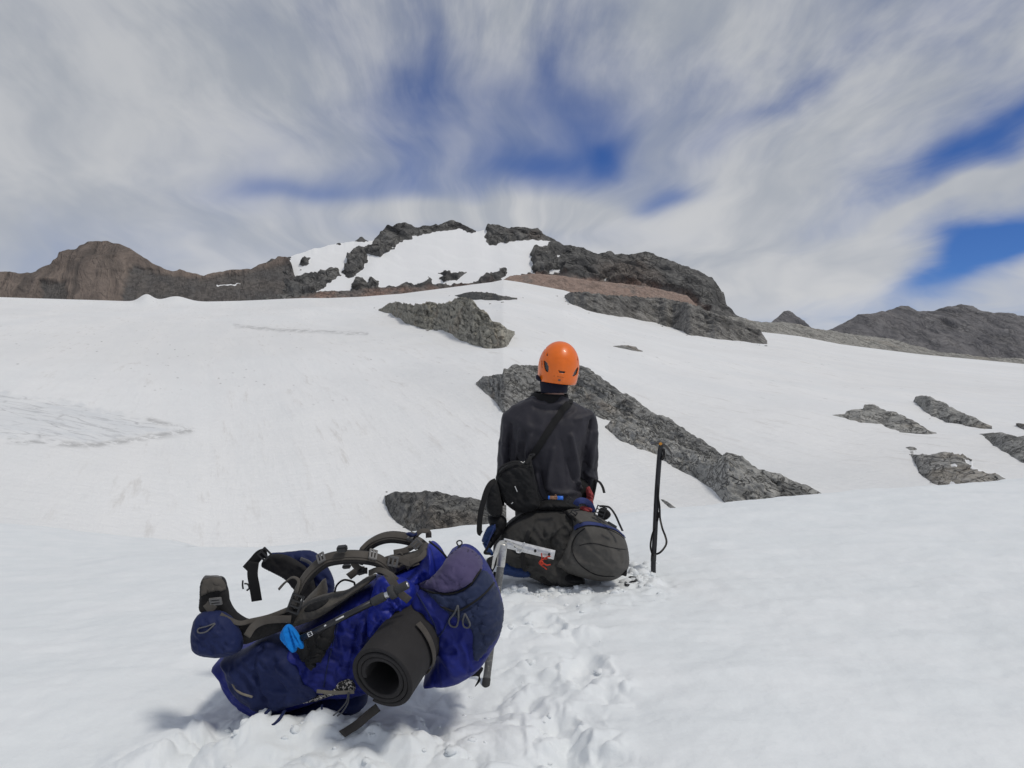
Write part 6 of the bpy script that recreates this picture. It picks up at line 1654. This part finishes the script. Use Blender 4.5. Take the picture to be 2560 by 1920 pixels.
# ------------------------------------------------------------------ black ice axe planted upright on the right
def black_axe():
    Ya = 4.25
    r = lambda x, y, Y=Ya: P(*K5((x, y))[0], Y)
    bot, top = r(222, 1340), r(296, 150)
    o = empty('ice_axe', bot, 'black ice axe with orange clip planted upright in the snow on the right', 'ice axe', 'ice axes stuck in the snow')
    # gently curved shaft
    path = [bot + Vector((0, 0, -0.09)), bot, r(236, 1100), r(254, 700), r(272, 420), r(288, 220), top]
    pts = catmull(path, 8)
    me = mesh(*ribbon_data(pts, 0.026, 0.019, (0, -1, 0)))
    bm = bmesh.new(); bm.from_mesh(me); bmesh.ops.recalc_face_normals(bm, faces=bm.faces); bm.to_mesh(me); bm.free()
    link('shaft', me, M['blackshaft'], o)
    tube('tip_sleeve', [r(220, 1345), r(222, 1330), r(225, 1275), r(226, 1265)], [0.014, 0.0152, 0.0152, 0.0135], M['rubber'], o, 14, 0)
    def plate(poly, th, mat_, name, Y=Ya):
        pl = K5(*poly)
        co = [P(a, b_, Y - th / 2) for a, b_ in pl] + [P(a, b_, Y + th / 2) for a, b_ in pl]
        n = len(pl)
        me = mesh(co, [tuple(range(n))[::-1], tuple(range(n, 2 * n))] + [(i, (i + 1) % n, n + (i + 1) % n, n + i) for i in range(n)])
        bm = bmesh.new(); bm.from_mesh(me); bmesh.ops.recalc_face_normals(bm, faces=bm.faces); bmesh.ops.triangulate(bm, faces=bm.faces); bm.to_mesh(me); bm.free()
        return link(name, me, mat_, o, smooth=False)
    pk = plate(catmull([(300, 122), (330, 120), (360, 140), (390, 175), (410, 220), (414, 246), (402, 236), (385, 205), (360, 175), (338, 158), (318, 160), (300, 165)], 4, True), 0.006, M['darksteel'], 'pick')
    # adze: a blade set across the shaft, seen nearly edge-on
    vs = []
    for x, y, w_ in ((290, 118, 0.008), (245, 120, 0.010), (215, 123, 0.022), (194, 127, 0.024)):
        c = r(x, y)
        vs += [c + Vector((0, w_, 0.008)), c + Vector((0, -w_, 0.002)), c + Vector((0, w_, 0.003)), c + Vector((0, -w_, -0.004))]
    fs = []
    for i in range(3):
        a = i * 4; b_ = a + 4
        fs += [(a, a + 1, b_ + 1, b_), (a + 2, b_ + 2, b_ + 3, a + 3), (a, b_, b_ + 2, a + 2), (a + 1, a + 3, b_ + 3, b_ + 1)]
    fs += [(0, 2, 3, 1), (12, 13, 15, 14)]
    link('adze', mesh(vs, fs), M['darksteel'], o, smooth=False)
    plate([(278, 118), (300, 108), (318, 118), (322, 175), (308, 220), (285, 215), (276, 165)], 0.020, M['plastic'], 'head_socket')
    plate(catmull([(280, 116), (296, 106), (312, 114), (312, 130), (296, 138), (281, 130)], 4, True), 0.027, M['orange_metal'], 'orange_clip')
    ribbon('head_tape', P3(K5((325, 175), (332, 215), (325, 255), (308, 292)), 4.235), 0.016, M['black'], o, 0.003, (0.3, -1, 0))
    textobj('print', 'roc', r(324, 258, 4.228), Vector((0.45, 0, 0.9)), (0.3, -1, 0), 0.016, M['taupe'], o)
    # wrist leash
    ribbon('leash', P3(K5((268, 560), (274, 690), (286, 770), (290, 880), (300, 940), (318, 1010), (342, 1070), (358, 1130), (352, 1170), (325, 1215), (290, 1250), (252, 1268)), [4.232] * 3 + [4.23] * 4 + [4.225] * 5), 0.011, M['black'], o, 0.003, (0.3, -1, 0))
    ribbon('leash_print', P3(K5((286, 905), (300, 955), (316, 1000)), 4.2255), 0.006, M['taupe'], o, 0.002, (0.3, -1, 0))
    ribbon('leash_print', P3(K5((336, 1070), (352, 1130), (340, 1190), (300, 1242)), 4.2205), 0.0055, M['taupe'], o, 0.002, (0.3, -1, 0))
    ribbon('leash', P3(K5((238, 1000), (215, 1050), (200, 1110), (192, 1190), (205, 1250), (218, 1285)), 4.235), 0.010, M['black'], o, 0.003, (-0.3, -1, 0))
    ribbon('leash', P3(K5((275, 830), (272, 880), (262, 930)), 4.232), 0.009, M['black'], o, 0.003, (-0.2, -1, 0))
    return o
black_axe()

# ------------------------------------------------------------------ loose snow clods thrown up by boots and packs
def clods():
    R = random.Random(5)
    base = bmesh.new(); bmesh.ops.create_icosphere(base, subdivisions=2, radius=1)
    bv = np.array([tuple(v_.co) for v_ in base.verts]); bf = [tuple(v_.index for v_ in f_.verts) for f_ in base.faces]; base.free()
    vs, fs = [], []
    def add(x, y, s):
        g = ground(x, y); k = R.random() * 50
        rr = 1 + 0.55 * fbm(bv[:, 0] * 1.6 + k, bv[:, 1] * 1.3, bv[:, 2] * 1.3, 3)
        sc = np.array([s * R.uniform(0.8, 1.35), s * R.uniform(0.8, 1.3), s * R.uniform(0.55, 0.9)])
        co = bv * rr[:, None] * sc + np.array([x, y, g + s * R.uniform(-0.35, 0.1)])
        n = len(vs) 
        vs.extend(co.tolist()); fs.extend([tuple(n + i for i in f_) for f_ in bf])
    for (cx, cy), Rr, a in TRAMPLE:
        for _ in range(int(7 * Rr / 0.4)):
            an, q = R.uniform(0, 2 * math.pi), math.sqrt(R.random()) * Rr * 0.95
            add(cx + q * math.cos(an), cy + q * math.sin(an), R.choice([0.005, 0.006, 0.008, 0.011, 0.015]))
    # heap by the foot of the upright axe
    for _ in range(46):
        U_, V_ = R.gauss(1600, 14), R.gauss(1424, 14)
        Yg = F / max(V_ - 960, 300) * 1.0
        add((U_ - 1280) / F * Yg, Yg, R.choice([0.012, 0.018, 0.025, 0.032]))
    # bank kicked up along the foot of the grey pack
    for _ in range(60):
        U_ = R.uniform(1260, 1580); Yg = R.uniform(3.66, 3.80)
        add((U_ - 1280) / F * Yg, Yg, R.choice([0.008, 0.012, 0.018, 0.024]))
    for _ in range(30):
        U_ = R.uniform(560, 1200); Yg = R.uniform(1.93, 2.25)
        add((U_ - 1280) / F * Yg, Yg, R.choice([0.006, 0.008, 0.011, 0.016]))
    o = link('snow_clods', mesh(vs, fs), M['snow'])
    tag(o, 'loose lumps of kicked-up snow round the packs', 'snow', kind='stuff')
clods()
